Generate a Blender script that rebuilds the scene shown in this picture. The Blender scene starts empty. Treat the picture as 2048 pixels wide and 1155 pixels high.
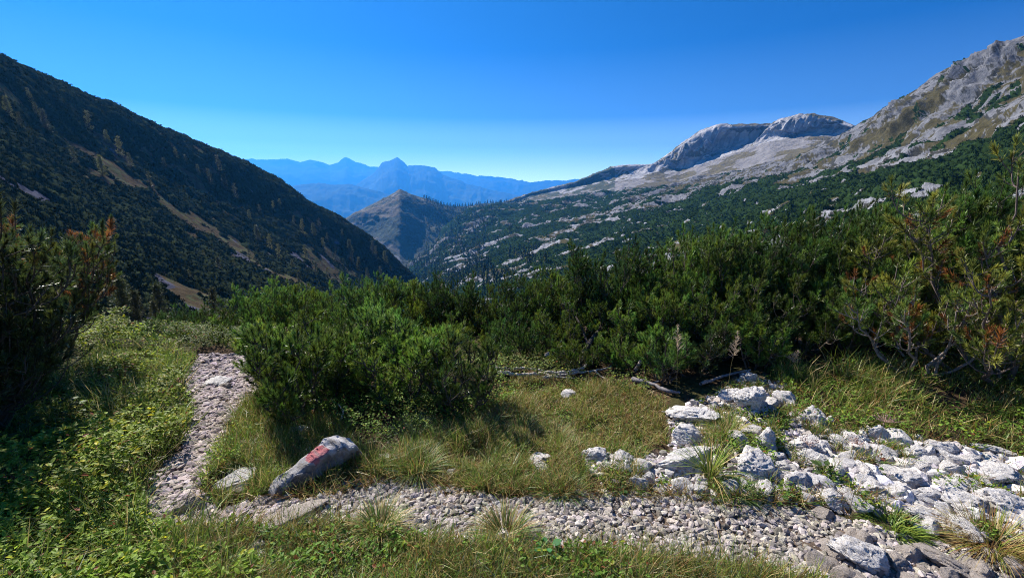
import bpy, math, random
import numpy as np
from mathutils import Vector, Matrix, Euler, noise as mnoise
PI = math.pi
R = math.radians
col = bpy.context.scene.collection
scene = bpy.context.scene

# ------------------------------------------------------------------ noise
def _hash(ix, iy, iz, seed):
    h = (ix.astype(np.int64) * 374761393 + iy.astype(np.int64) * 668265263
         + iz.astype(np.int64) * 2147483647 + seed * 1274126177) & 0xFFFFFFFF
    h = ((h ^ (h >> 13)) * 1274126177) & 0xFFFFFFFF
    h = ((h ^ (h >> 16)) * 2246822519) & 0xFFFFFFFF
    return ((h ^ (h >> 15)) & 0xFFFFFF) / float(0xFFFFFF)
def vnoise(x, y, z=None, seed=0):
    x = np.asarray(x, float); y = np.asarray(y, float)
    z = np.zeros_like(x) if z is None else np.asarray(z, float)
    ix, iy, iz = np.floor(x), np.floor(y), np.floor(z)
    fx, fy, fz = x - ix, y - iy, z - iz
    fx = fx*fx*fx*(fx*(fx*6-15)+10); fy = fy*fy*fy*(fy*(fy*6-15)+10); fz = fz*fz*fz*(fz*(fz*6-15)+10)
    ix = ix.astype(np.int64); iy = iy.astype(np.int64); iz = iz.astype(np.int64)
    out = 0
    for dx in (0, 1):
        for dy in (0, 1):
            for dz in (0, 1):
                if dz == 1 and not np.any(fz): continue
                w = (fx if dx else 1-fx) * (fy if dy else 1-fy) * (fz if dz else 1-fz)
                out = out + w * _hash(ix+dx, iy+dy, iz+dz, seed)
    return out * 2 - 1
def fbm(x, y, z=None, octaves=4, seed=0, gain=0.5, ridged=False):
    a, s, f, n = 1.0, 0.0, 1.0, 0.0
    for o in range(octaves):
        v = vnoise(x*f, y*f, None if z is None else z*f, seed + o*17)
        if ridged: v = 1 - 2*np.abs(v)
        s = s + a*v; n += a; a *= gain; f *= 2.03
    return s / n
def cells(x, y, seed=0):
    """distance to the nearest jittered cell point, and that cell's random value"""
    ix, iy = np.floor(x).astype(np.int64), np.floor(y).astype(np.int64)
    best = np.full(np.shape(x), 9.0); val = np.zeros(np.shape(x)); z = np.zeros_like(ix)
    for dx in (-1, 0, 1):
        for dy in (-1, 0, 1):
            cx, cy = ix+dx, iy+dy
            px = cx + _hash(cx, cy, z, seed); py = cy + _hash(cx, cy, z, seed+5)
            d = np.hypot(px-x, py-y); m = d < best
            best = np.where(m, d, best); val = np.where(m, _hash(cx, cy, z, seed+9), val)
    return best, val
def smooth(a, b, x):
    t = np.clip((x-a)/(b-a), 0, 1); return t*t*(3-2*t)

# ------------------------------------------------------------------ meshes
def mesh_data(name, V, F, mat=None, smoothed=True, colr=None):
    """F: one array (m,k) or a list of them; colr: (n,3) point colours"""
    me = bpy.data.meshes.new(name)
    V = np.ascontiguousarray(V, dtype=np.float32)
    Fs = F if isinstance(F, list) else [F]
    Fs = [np.asarray(f, dtype=np.int32) for f in Fs if len(f)]
    me.vertices.add(len(V)); me.vertices.foreach_set('co', V.ravel())
    nl = sum(f.size for f in Fs); npoly = sum(len(f) for f in Fs)
    me.loops.add(nl); me.polygons.add(npoly)
    me.loops.foreach_set('vertex_index', np.concatenate([f.ravel() for f in Fs]))
    sizes = np.concatenate([np.full(len(f), f.shape[1], dtype=np.int32) for f in Fs])
    starts = np.concatenate([[0], np.cumsum(sizes)[:-1]]).astype(np.int32)
    me.polygons.foreach_set('loop_start', starts)
    me.update(calc_edges=True)
    me.polygons.foreach_set('use_smooth', np.full(npoly, smoothed, dtype=bool))
    if colr is not None:
        a = me.color_attributes.new('Col', 'FLOAT_COLOR', 'POINT')
        c = np.ones((len(V), 4), dtype=np.float32); c[:, :3] = colr
        a.data.foreach_set('color', c.ravel())
    if mat: me.materials.append(mat)
    me.validate()
    return me
def link(name, me, parent=None, loc=None, rot=None, scale=None):
    o = bpy.data.objects.new(name, me); col.objects.link(o)
    if parent: o.parent = parent
    if loc is not None: o.location = loc
    if rot is not None: o.rotation_euler = rot
    if scale is not None: o.scale = scale
    return o
def tag(o, label=None, cat=None, group=None, kind=None):
    if label: o['label'] = label
    if cat: o['category'] = cat
    if group: o['group'] = group
    if kind: o['kind'] = kind
    return o
def inst(bV, bF, pos, rot, scl, bcol=None, tint=None):
    """merge N transformed copies of a base mesh. rot (N,3,3), scl (N,) or (N,3)"""
    N, n = len(pos), len(bV)
    scl = np.asarray(scl, float)
    if scl.ndim == 1: scl = scl[:, None].repeat(3, 1)
    V = np.einsum('nij,nkj->nki', rot, bV[None]*scl[:, None, :]) + pos[:, None, :]
    F = (bF[None] + (np.arange(N)*n)[:, None, None]).reshape(-1, bF.shape[1])
    C = None
    if tint is not None:
        C = tint[:, None, :] * (np.ones((1, n, 1)) if bcol is None else bcol[None])
        C = C.reshape(-1, 3)
    return V.reshape(-1, 3), F, C
def rot_from_axis(D, spin):
    """matrices whose local Z goes to D (N,3), with a spin about it"""
    D = D/np.linalg.norm(D, axis=1, keepdims=True)
    ref = np.where(np.abs(D[:, 2:3]) > 0.95, np.array([[1., 0, 0]]), np.array([[0, 0, 1.]]))
    X = np.cross(ref, D); X /= np.linalg.norm(X, axis=1, keepdims=True)
    Y = np.cross(D, X)
    c, s = np.cos(spin)[:, None], np.sin(spin)[:, None]
    X2 = X*c + Y*s; Y2 = -X*s + Y*c
    return np.stack([X2, Y2, D], axis=2)
def tubes(lines, sides=5):
    """lines: list of (points (n,3), radii (n,)) -> one mesh"""
    Vs, Fs, off = [], [], 0
    for P, rad in lines:
        P = np.asarray(P, float); rad = np.asarray(rad, float); n = len(P)
        T = np.gradient(P, axis=0)
        M = rot_from_axis(T + 1e-9, np.zeros(n))
        a = np.arange(sides)*2*PI/sides
        ring = np.stack([np.cos(a), np.sin(a), np.zeros(sides)], 1)
        V = np.einsum('nij,kj->nki', M, ring)*rad[:, None, None] + P[:, None, :]
        Vs.append(V.reshape(-1, 3))
        i = np.arange(n-1)[:, None]*sides; j = np.arange(sides)[None]; j2 = (j+1) % sides
        Fs.append(np.stack([i+j, i+j2, i+sides+j2, i+sides+j], -1).reshape(-1, 4)+off)
        off += n*sides
    return np.concatenate(Vs), np.concatenate(Fs)

# ------------------------------------------------------------------ camera
LENS, PITCH = 16.0, R(12.5)
FPX = 2048*LENS/36.0
CAM_Z = 1.6
cam_d = bpy.data.cameras.new('camera'); cam_d.lens = LENS; cam_d.sensor_width = 36
cam_d.clip_start = 0.05; cam_d.clip_end = 120000
cam = bpy.data.objects.new('camera', cam_d); col.objects.link(cam); scene.camera = cam
cam.rotation_euler = (PI/2 - PITCH, 0, 0); cam.location = (0, 0, CAM_Z)
cp, sp = math.cos(PITCH), math.sin(PITCH)
def ray(px, py):
    u = (np.asarray(px, float)-1024)/FPX; v = -(np.asarray(py, float)-577.5)/FPX
    return np.stack([u, cp + v*sp, v*cp - sp], -1)
def project(P):
    x, y, z = P[..., 0], P[..., 1], P[..., 2]-CAM_Z
    f = y*cp - z*sp; up = y*sp + z*cp
    f = np.where(f < 0.05, np.nan, f)
    return 1024 + FPX*x/f, 577.5 - FPX*up/f
def point(px, py, d):
    """point seen at pixel (px,py) at horizontal distance d"""
    r = ray(px, py); h = np.hypot(r[..., 0], r[..., 1])
    P = r*(np.asarray(d, float)/h)[..., None]; P[..., 2] += CAM_Z
    return P
def in_poly(px, py, poly):
    px = np.nan_to_num(px, nan=-1e9); py = np.nan_to_num(py, nan=-1e9)
    ins = np.zeros(np.shape(px), bool); n = len(poly)
    for i in range(n):
        x1, y1 = poly[i]; x2, y2 = poly[(i+1) % n]
        c = ((y1 > py) != (y2 > py)) & (px < (x2-x1)*(py-y1)/((y2-y1) or 1e-9)+x1)
        ins ^= c
    return ins

# ------------------------------------------------------------------ light and sky
SUN_AZ, SUN_EL = R(-43), R(43)          # azimuth from the view direction, negative = towards the west side
sv = Vector((math.sin(SUN_AZ)*math.cos(SUN_EL), math.cos(SUN_AZ)*math.cos(SUN_EL), math.sin(SUN_EL)))
sun_d = bpy.data.lights.new('sun', 'SUN'); sun_d.energy = 5.0; sun_d.angle = R(0.5); sun_d.color = (1.0, 0.94, 0.84)
sun = bpy.data.objects.new('sun', sun_d); col.objects.link(sun)
sun.rotation_euler = sv.to_track_quat('Z', 'Y').to_euler(); sun.location = sv*50
world = bpy.data.worlds.new('World'); scene.world = world; world.use_nodes = True
nt = world.node_tree; bg = nt.nodes['Background']
sky = nt.nodes.new('ShaderNodeTexSky'); sky.sky_type = 'NISHITA'; sky.sun_disc = False
sky.sun_elevation = SUN_EL; sky.sun_rotation = SUN_AZ
sky.altitude = 1700; sky.air_density = 1.0; sky.dust_density = 0.6; sky.ozone_density = 1.6
# clear azure aloft, pale towards the horizon: the Nishita sky is deepened, and lightened low down
gm = nt.nodes.new('ShaderNodeMix'); gm.data_type = 'RGBA'; gm.blend_type = 'MULTIPLY'; gm.inputs['Factor'].default_value = 1.0
nt.links.new(sky.outputs[0], gm.inputs[6]); gm.inputs[7].default_value = (0.012, 0.36, 0.88, 1)
sx = nt.nodes.new('ShaderNodeSeparateXYZ')
tcw = nt.nodes.new('ShaderNodeTexCoord')
nt.links.new(tcw.outputs['Generated'], sx.inputs[0])
wr = nt.nodes.new('ShaderNodeValToRGB'); we = wr.color_ramp.elements
we[0].position = 0.0; we[0].color = (1, 1, 1, 1); we[1].position = 0.26; we[1].color = (0, 0, 0, 1)
for p_, v_ in ((0.05, 0.50), (0.085, 0.20), (0.14, 0.035)):
    e_ = we.new(p_); e_.color = (v_, v_, v_, 1)
nt.links.new(sx.outputs['Z'], wr.inputs[0])
mx = nt.nodes.new('ShaderNodeMix'); mx.data_type = 'RGBA'
nt.links.new(wr.outputs[0], mx.inputs[0]); nt.links.new(gm.outputs[2], mx.inputs[6]); mx.inputs[7].default_value = (30.0, 38.0, 35.0, 1)
nt.links.new(mx.outputs[2], bg.inputs['Color'])
bg.inputs['Strength'].default_value = 0.05
scene.view_settings.view_transform = 'Standard'; scene.view_settings.look = 'None'
scene.view_settings.exposure = 1.0; scene.view_settings.gamma = 1.0
scene.cycles.use_denoising = True; scene.cycles.denoising_prefilter = 'NONE'; scene.cycles.adaptive_threshold = 0.005
scene.cycles.max_bounces = 6; scene.cycles.diffuse_bounces = 3; scene.cycles.transmission_bounces = 4
scene.cycles.volume_bounces = 1; scene.cycles.transparent_max_bounces = 6
scene.cycles.use_adaptive_sampling = True; scene.cycles.filter_width = 1.0

# ------------------------------------------------------------------ materials
def new_mat(name):
    m = bpy.data.materials.new(name); m.use_nodes = True
    nt = m.node_tree; return m, nt, nt.nodes['Principled BSDF'], nt.nodes['Material Output']
def N(nt, t, **kw):
    n = nt.nodes.new(t)
    for k, v in kw.items():
        if k in n.inputs: n.inputs[k].default_value = v
        else: setattr(n, k, v)
    return n
def ramp(nt, stops):
    r = nt.nodes.new('ShaderNodeValToRGB'); e = r.color_ramp.elements
    while len(e) < len(stops): e.new(0.5)
    for i, (p, c) in enumerate(stops):
        e[i].position = p; e[i].color = (*c, 1) if len(c) == 3 else c
    return r
def attr_mat(name, rough=0.9, spec=0.2, var_scale=None, var=(0.7, 1.3), bump=None, bump_dist=0.05, translucent=0.0, coord='Object', each=None):
    """surface whose colour is its 'Col' attribute, broken up by noise, with bump"""
    m, nt, p, out = new_mat(name)
    a = N(nt, 'ShaderNodeVertexColor', layer_name='Col')
    p.inputs['Roughness'].default_value = rough; p.inputs['Specular IOR Level'].default_value = spec
    src = a.outputs['Color']
    tc = N(nt, 'ShaderNodeTexCoord')
    if var_scale:
        nz = N(nt, 'ShaderNodeTexNoise', Scale=var_scale, Detail=6.0, Roughness=0.65)
        nt.links.new(tc.outputs[coord], nz.inputs['Vector'])
        r = ramp(nt, [(0.3, (var[0],)*3), (0.7, (var[1],)*3)])
        nt.links.new(nz.outputs['Fac'], r.inputs[0])
        mm = N(nt, 'ShaderNodeMix', data_type='RGBA', blend_type='MULTIPLY'); mm.inputs['Factor'].default_value = 1
        nt.links.new(src, mm.inputs[6]); nt.links.new(r.outputs[0], mm.inputs[7]); src = mm.outputs[2]
    if each:                                   # every plant a little lighter or darker than the next
        oi = N(nt, 'ShaderNodeObjectInfo'); r = ramp(nt, [(0.0, (each[0],)*3), (0.5, (1.0, 0.97, 0.9)), (1.0, (each[1]*1.1, each[1], each[1]*0.8))])
        nt.links.new(oi.outputs['Random'], r.inputs[0])
        mm = N(nt, 'ShaderNodeMix', data_type='RGBA', blend_type='MULTIPLY'); mm.inputs['Factor'].default_value = 1
        nt.links.new(src, mm.inputs[6]); nt.links.new(r.outputs[0], mm.inputs[7]); src = mm.outputs[2]
    nt.links.new(src, p.inputs['Base Color'])
    if bump:
        nb = N(nt, 'ShaderNodeTexNoise', Scale=bump, Detail=8.0, Roughness=0.7)
        nt.links.new(tc.outputs[coord], nb.inputs['Vector'])
        b = N(nt, 'ShaderNodeBump', Strength=1.0, Distance=bump_dist)
        nt.links.new(nb.outputs['Fac'], b.inputs['Height']); nt.links.new(b.outputs[0], p.inputs['Normal'])
    if translucent:
        t = N(nt, 'ShaderNodeBsdfTranslucent'); nt.links.new(src, t.inputs['Color'])
        ms = N(nt, 'ShaderNodeMixShader'); ms.inputs[0].default_value = translucent
        nt.links.new(p.outputs[0], ms.inputs[1]); nt.links.new(t.outputs[0], ms.inputs[2])
        nt.links.new(ms.outputs[0], out.inputs['Surface'])
    return m
M = {}
M['needle'] = attr_mat('needles', rough=0.38, spec=0.5, translucent=0.35, each=(0.5, 1.7))
M['leaf'] = attr_mat('leaves', rough=0.55, spec=0.25, translucent=0.45)
M['grass'] = attr_mat('grass_blades', rough=0.45, spec=0.4, translucent=0.35)
M['bark'] = attr_mat('bark', rough=0.85, spec=0.2, var_scale=60, var=(0.55, 1.4), bump=90, bump_dist=0.004)
M['scrub'] = attr_mat('hill_scrub', rough=1.0, spec=0.0, var_scale=0.9, var=(0.6, 1.4))
M['slope'] = attr_mat('hill_surface', rough=1.0, spec=0.0, var_scale=0.35, var=(0.65, 1.3), bump=0.45, bump_dist=1.2)
M['cliff'] = attr_mat('cliff_surface', rough=0.9, spec=0.15, var_scale=0.05, var=(0.7, 1.25), bump=0.06, bump_dist=9.0)
M['far'] = attr_mat('far_range_surface', rough=1.0, spec=0.0)
M['soil'] = attr_mat('soil', rough=0.95, spec=0.1, var_scale=25, var=(0.5, 1.35), bump=45, bump_dist=0.02)
# ------------------------------------------------------------------ ground near the camera
TRAIL_A = [(400,708),(366,760),(388,830),(368,885),(308,945),(286,1000),(300,1062),(400,1060),(480,1062),(560,1040),(600,1000),(560,985),(440,1020),(400,985),(415,930),(452,880),(470,830),(515,790),(522,740),(488,708)]
TRAIL_B = [(480,1062),(540,1010),(590,1000),(640,985),(700,958),(790,956),(900,978),(1000,992),(1100,990),(1230,985),(1330,990),(1450,1005),(1600,1010),(1720,1050),(1850,1085),(2048,1125),(2300,1170),(2600,1400),(1900,1300),(1650,1160),(1500,1134),(1350,1116),(1200,1106),(1000,1098),(850,1078),(720,1048),(620,1042)]
SCREE = [(1160,925),(1240,900),(1340,905),(1330,830),(1430,790),(1480,745),(1560,760),(1640,850),(1750,865),(1850,880),(2048,925),(2400,960),(2600,1300),(2048,1090),(1850,1060),(1720,1030),(1600,1005),(1450,1000),(1330,985),(1210,975)]
def H(x, y):
    x = np.asarray(x, float); y = np.asarray(y, float)
    r = np.hypot(x, y)
    e = smooth(1.5, 4.5, x)                       # the eastern side stays higher
    w = 1-smooth(-2.0, 0.8, x)
    fall = (0.10*(1-e*0.8)+0.22*w)*np.maximum(0, y-4.6) + (0.26-0.26*w)*np.maximum(0, y-6)
    fall = fall + 0.35*np.maximum(0, r-55)
    fall = fall + 0.3*np.maximum(0, -y-40)
    h = -fall + 0.06*fbm(x*0.7, y*0.7, octaves=3, seed=3) + 0.02*fbm(x*4, y*4, octaves=2, seed=4)
    h = h + 0.20*np.exp(-(((x-3.4)/1.6)**2 + ((y-3.5)/0.8)**2))       # hump beyond the stones
    return h - _H0
_H0 = 0.0
_H0 = float(H(0., 0.))
def at(px, py, lift=0.0):
    """ground point under pixel"""
    r = ray(float(px), float(py)); t = np.concatenate([np.arange(0.8, 12, 0.01), np.arange(12, 80, 0.1)])
    X, Y, Z = r[0]*t, r[1]*t, CAM_Z + r[2]*t
    k = np.argmax(Z < H(X, Y))
    return np.array([X[k], Y[k], float(H(X[k], Y[k]))+lift])
def ground_points(n, xr, yr, rng, poly=None, fn=None):
    """random points on the ground inside a picture polygon and/or mask"""
    out = []; tot = 0; tries = 0
    while tot < n and tries < 80:
        x = rng.uniform(*xr, n*2); y = rng.uniform(*yr, n*2); z = H(x, y)
        P = np.stack([x, y, z], 1); ok = np.ones(len(P), bool)
        px, py = project(P)
        if poly is not None: ok &= in_poly(px, py, poly)
        if fn is not None: ok &= fn(P, px, py)
        P = P[ok]; out.append(P); tot += len(P); tries += 1
    return np.concatenate(out)[:n]

th = np.linspace(0, 2*PI, 900, endpoint=False)
rr = np.concatenate([[0.02], np.geomspace(0.5, 110, 420)])
TH, RR = np.meshgrid(th, rr)
X, Y = RR*np.sin(TH), RR*np.cos(TH); Z = H(X, Y)
P = np.stack([X, Y, Z], -1).reshape(-1, 3)
px, py = project(P)
wob = 9*fbm(P[:, 0]*9, P[:, 1]*9, octaves=3, seed=8)
ta, tb, sc = in_poly(px+wob, py, TRAIL_A), in_poly(px, py+wob, TRAIL_B), in_poly(px, py+wob, SCREE)
trail = ta | tb | sc
nz = fbm(P[:, 0]*2.2, P[:, 1]*2.2, octaves=5, seed=21)
C = np.where((nz > 0)[:, None], np.array([[0.07, 0.065, 0.025]]), np.array([[0.085, 0.055, 0.032]]))
C = np.where(trail[:, None], np.array([[0.17, 0.125, 0.095]]), C)
fine = 0.015*fbm(P[:, 0]*14, P[:, 1]*14, octaves=3, seed=22)
P[:, 2] += np.where(RR.ravel() < 12, fine, 0)
nr, nth = RR.shape
i = np.arange(nr-1)[:, None]*nth; j = np.arange(nth)[None]; j2 = (j+1) % nth
F = np.stack([i+j, i+nth+j, i+nth+j2, i+j2], -1).reshape(-1, 4)[:, ::-1]
g = link('ground', mesh_data('ground', P, F, M['soil'], True, C)); tag(g, kind='structure')
# valley floor reaching the horizon, far below
me = mesh_data('valley_floor', np.array([[-14900, -14900, -760], [14900, -14900, -760], [14900, 13400, -760], [-14900, 13400, -760.]]), np.array([[0, 1, 2, 3]]), M['far'], False, np.full((4, 3), 0.05))
tag(link('valley_floor', me), kind='structure')

# ------------------------------------------------------------------ hills
def loft(rows, nu, nv, px0, px1):
    """rows: lists of (px,py,d) from foot to ridge; returns grid P[nv,nu,3]"""
    u = np.linspace(px0, px1, nu); C = []
    for r in rows:
        a = np.array(r, float); 
        C.append(point(u, np.interp(u, a[:, 0], a[:, 1]), np.interp(u, a[:, 0], a[:, 2])))
    C = np.array(C); k = len(C)
    t = np.linspace(0, k-1, nv); i = np.minimum(t.astype(int), k-2); f = (t-i)[:, None, None]
    p0, p1, p2, p3 = C[np.maximum(i-1, 0)], C[i], C[i+1], C[np.minimum(i+2, k-1)]
    P = 0.5*((2*p1)+(-p0+p2)*f+(2*p0-5*p1+4*p2-p3)*f*f+(-p0+3*p1-3*p2+p3)*f**3)
    return P, t/(k-1)
def grid_faces(nv, nu):
    i = np.arange(nv-1)[:, None]*nu; j = np.arange(nu-1)[None]
    return np.stack([i+j, i+j+1, i+nu+j+1, i+nu+j], -1).reshape(-1, 4)
def back_rows(ridge, dd=1.5, dy=90):
    return [(x, y+dy, d*dd) for x, y, d in ridge]
def normals(P):
    du = np.gradient(P, axis=1); dv = np.gradient(P, axis=0)
    n = np.cross(du, dv); return n/np.maximum(np.linalg.norm(n, axis=-1, keepdims=True), 1e-9)
rng = np.random.default_rng(5)

# ---- clumps of pine scrub for the hillsides
def scrub_clump(seed, n=16):
    g = np.random.default_rng(seed); V = []; 
    for k in range(n):
        a = g.uniform(0, 2*PI); rad = g.uniform(0.05, 0.55); h = g.uniform(0.35, 1.0)*(1-rad*0.6)
        c = np.array([math.cos(a)*rad, math.sin(a)*rad, 0.0]); w = g.uniform(0.1, 0.2); b = g.uniform(0, PI)
        s = np.array([math.cos(b)*w, math.sin(b)*w, 0])
        V += [c-s, c+s, c+np.array([g.normal(0, .1), g.normal(0, .1), h])]
    V = np.array(V); return V, np.arange(len(V)).reshape(-1, 3)
CV, CF = scrub_clump(1)
def scatter_scrub(P, mask, n, smin, smax, base, rng, far_power=0.0):
    idx = np.flatnonzero(mask.ravel()); Q = P.reshape(-1, 3)[idx]
    # weight by real area so that the cover is even
    A = np.linalg.norm(np.cross(np.gradient(P, axis=1), np.gradient(P, axis=0)), axis=-1).ravel()[idx]
    D = np.linalg.norm(Q, axis=1); w = A*D**(-far_power); w /= w.sum()
    k = rng.choice(len(idx), n, p=w); pos = Q[k] + rng.normal(0, 0.4, (n, 3))*[1, 1, 0.2]
    sc = rng.uniform(smin, smax, n)*(1 + 0.0*D[k])
    ax = np.stack([rng.normal(0, .2, n), rng.normal(0, .2, n), np.ones(n)], 1)
    t = base[None]*rng.uniform(0.8, 1.3, (n, 1))
    V, F, C = inst(CV, CF, pos, rot_from_axis(ax, rng.uniform(0, 6.28, n)), sc, tint=t)
    return V, F, C
def join(parts):
    V, F, C, o = [], [], [], 0
    for v, f, c in parts:
        V.append(v); C.append(c); F.append(f+o); o += len(v)
    return np.concatenate(V), F, np.concatenate(C)
def keep_faces(nv, nu, m):
    F = grid_faces(nv, nu); mm = m.ravel(); return F[mm[F].any(1)]
def compact(V, F, C):
    used = np.zeros(len(V), bool); used[F.ravel()] = True; ix = np.cumsum(used)-1
    return V[used], ix[F], C[used]

def make_slope(name, scrub_name, scrub_label, rows, nu, nv, px0, px1, amp, cover_fn, colour_fn, dome, hmax, n_clump, csz, scrub_rgb, seed, mat='slope', far_power=0.6, extra=lambda X, Y, T, U: 0):
    P, t = loft(rows, nu, nv, px0, px1); T = t[:, None]*np.ones((1, nu))
    X, Y = P[..., 0].copy(), P[..., 1].copy(); D = np.hypot(X, Y)
    U = np.linspace(px0, px1, nu)[None]*np.ones((nv, 1))
    rel = fbm(X/45, Y/45, octaves=5, seed=seed)*amp*D/300 + fbm(X/7, Y/7, octaves=3, seed=seed+1)*amp*0.16 + extra(X, Y, T, U)
    nrm = normals(P); nrm = np.where(nrm[..., 2:3] < 0, -nrm, nrm)
    P = P + nrm*rel[..., None]
    cover = cover_fn(X, Y, P[..., 2], T, U, D)
    C = colour_fn(X, Y, P[..., 2], T, U, D, normals(P))
    o = link(name, mesh_data(name, P.reshape(-1, 3), grid_faces(nv, nu), M[mat], True, C.reshape(-1, 3)))
    tag(o, kind='structure')
    d1, v1 = cells(X/dome, Y/dome, seed+3); d2, v2 = cells(X/(dome*0.45), Y/(dome*0.45), seed+4)
    hh = hmax*(smooth(0, 0.22, cover)*(0.45 + 0.55*v1)*(1.15-d1**2*1.2) + 0.35*smooth(0, 0.2, cover)*(0.9-d2)) - 0.25*hmax
    hh = hh + hmax*0.05*rng.normal(0, 1, hh.shape)
    S = P + np.stack([0*hh, 0*hh, hh], -1)
    m = cover > 0
    rgb = 0.62*scrub_rgb[None, None]*(0.75+0.5*v1[..., None])*(1+0.35*fbm(X/20, Y/20, octaves=3, seed=seed+6)[..., None])
    Fk = keep_faces(nv, nu, m)
    V1, F1, C1 = compact(S.reshape(-1, 3), Fk, rgb.reshape(-1, 3))
    mm = m & (hh > 0) & (T < (len(rows)-1.6)/(len(rows)-1))
    V2, F2, C2 = scatter_scrub(S - [0, 0, 0.15], mm, n_clump, *csz, scrub_rgb, rng, far_power)
    V, F, C = join([(V1, F1, C1), (V2, F2, C2)])
    o = link(scrub_name, mesh_data(scrub_name, V, F, M['scrub'], True, C))
    tag(o, scrub_label, 'pine scrub', kind='stuff')
    return P, S, U, T
GREEN = np.array([0.035, 0.062, 0.022])

# ---- western hillside
ridge = [(-900,-260,200),(-300,-30,200),(0,120,230),(100,163,245),(160,186,255),(230,213,265),(300,245,280),(350,266,290),(430,298,310),(500,323,330),(560,361,345),(620,404,355),(690,440,370),(730,470,380),(760,492,390),(820,545,400),(860,580,420),(980,680,430)]
rowsL = [
 [(-900,760,30),(0,690,38),(300,660,50),(600,650,85),(980,760,200)],
 [(-900,560,42),(0,560,52),(300,580,80),(600,600,130),(980,740,260)],
 [(-900,300,80),(0,400,105),(300,465,150),(600,530,220),(980,715,330)],
 [(-900,0,140),(0,250,175),(300,350,220),(600,455,290),(980,698,380)],
 ridge, back_rows(ridge, 1.5, 60)]
def coverL(X, Y, Z, T, U, D):
    n = fbm(X/26, Y/26, Z/18, octaves=5, seed=31, gain=.5)
    w = X*0.5+Z*1.2
    n = n + 0.28*fbm(w/5, (X-Y)/40, octaves=3, seed=32)
    VV = T*5
    strip = np.exp(-((U-(235+(3-VV)*-70))/55)**2)*smooth(0.6, 1.4, VV)*(1-smooth(2.9, 3.6, VV))
    low = np.exp(-((U-420)/130)**2-((VV-1.5)/0.4)**2)
    scree = np.exp(-((U-70)/80)**2-((VV-2.2)/0.16)**2)
    return 0.30 + n*0.95 + 0.7*fbm(X/6, Y/6, Z/5, octaves=4, seed=36) - 0.06*strip - 0.08*low - 0.10*scree + 0.03 + 0.25*smooth(3, 4, VV)
def colL(X, Y, Z, T, U, D, nn):
    n = fbm(X/2.5, Y/2.5, Z/2.5, octaves=5, seed=33); n2 = fbm(X/12, Y/12, Z/12, octaves=5, seed=34)
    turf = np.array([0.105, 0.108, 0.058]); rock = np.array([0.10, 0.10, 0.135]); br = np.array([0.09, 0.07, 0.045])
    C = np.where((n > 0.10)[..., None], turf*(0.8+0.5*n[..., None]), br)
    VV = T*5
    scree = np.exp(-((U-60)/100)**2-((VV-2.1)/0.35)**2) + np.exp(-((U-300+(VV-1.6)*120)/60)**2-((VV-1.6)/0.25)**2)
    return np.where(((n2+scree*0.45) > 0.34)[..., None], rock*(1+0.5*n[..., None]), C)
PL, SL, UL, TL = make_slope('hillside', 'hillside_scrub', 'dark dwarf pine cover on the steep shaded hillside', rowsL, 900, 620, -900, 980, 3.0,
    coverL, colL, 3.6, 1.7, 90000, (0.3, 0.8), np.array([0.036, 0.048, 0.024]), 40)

# ---- eastern slope, boulder strewn with pine carpets
ridge = [(700,640,600),(780,572,760),(820,543,850),(860,500,950),(900,455,1020),(940,424,1080),(1000,410,1120),(1070,408,1120),(1150,396,1080),(1230,386,1020),(1300,376,960),(1400,362,860),(1500,345,780),(1600,315,700),(1680,283,640),(1722,256,600),(1752,244,590),(1800,211,560),(1850,180,520),(1900,150,500),(1950,122,480),(2000,102,460),(2048,84,450),(2200,10,430),(3000,-300,420)]
rowsR = [
 [(700,700,220),(900,660,230),(1000,660,170),(1300,660,90),(1500,660,65),(1720,620,52),(2048,600,48),(3000,560,45)],
 [(700,680,300),(780,640,340),(900,600,360),(1000,570,330),(1300,520,210),(1500,500,150),(1720,470,110),(2048,420,90),(3000,330,80)],
 [(700,660,420),(780,610,520),(900,545,560),(1000,505,540),(1300,460,400),(1500,435,300),(1720,405,220),(2048,335,170),(3000,200,150)],
 [(700,650,520),(780,592,650),(900,495,780),(1000,450,800),(1300,405,640),(1500,375,500),(1720,335,380),(2048,230,300),(3000,0,250)],
 ridge, back_rows(ridge, 1.35, 25)]
def ledges(X, Y, T, U):
    VV = T*5
    crag = smooth(1700, 1790, U)*smooth(3.25, 3.5, VV - 0.15*smooth(1850, 2048, U))*(1-smooth(3.7, 3.96, VV))
    r1 = fbm(X/26+T*20, Y/26, octaves=5, seed=57, ridged=True)
    st = fbm(X/60, Y/60, octaves=3, seed=58)+T*26; stp = np.abs(st-np.floor(st)-0.5)*2
    return crag*(r1*11) + (1-smooth(3.9, 4.0, VV))*(stp-0.5)*3.2*smooth(1000, 1400, U) + (1-smooth(3.8, 4.0, VV))*2.6*fbm(X/12, Y/12, octaves=4, seed=59, ridged=True)
def coverR(X, Y, Z, T, U, D):
    VV = T*5
    a = X*0.94 - Y*0.34; b = X*0.34 + Y*0.94
    n = fbm(a/60, b/24, Z/24, octaves=6, seed=51) + 0.65*fbm(a/11, b/6, Z/6, octaves=4, seed=52)
    west = 1-smooth(1050, 1600, U)
    lim = VV + 0.5*fbm(X/90, Y/90, octaves=3, seed=53)
    lowe = 1-smooth(2.5+west*1.5, 3.8+west*0.5, lim)
    strips = smooth(0.35, 0.7, fbm(U/900.0, VV*2.6+U/1300.0, octaves=2, seed=61)*1.6)*smooth(1300, 1500, U)*(1-smooth(3.0, 3.3, VV))
    return -0.55 + n*1.15 + 0.78*lowe + 0.55*strips
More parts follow.
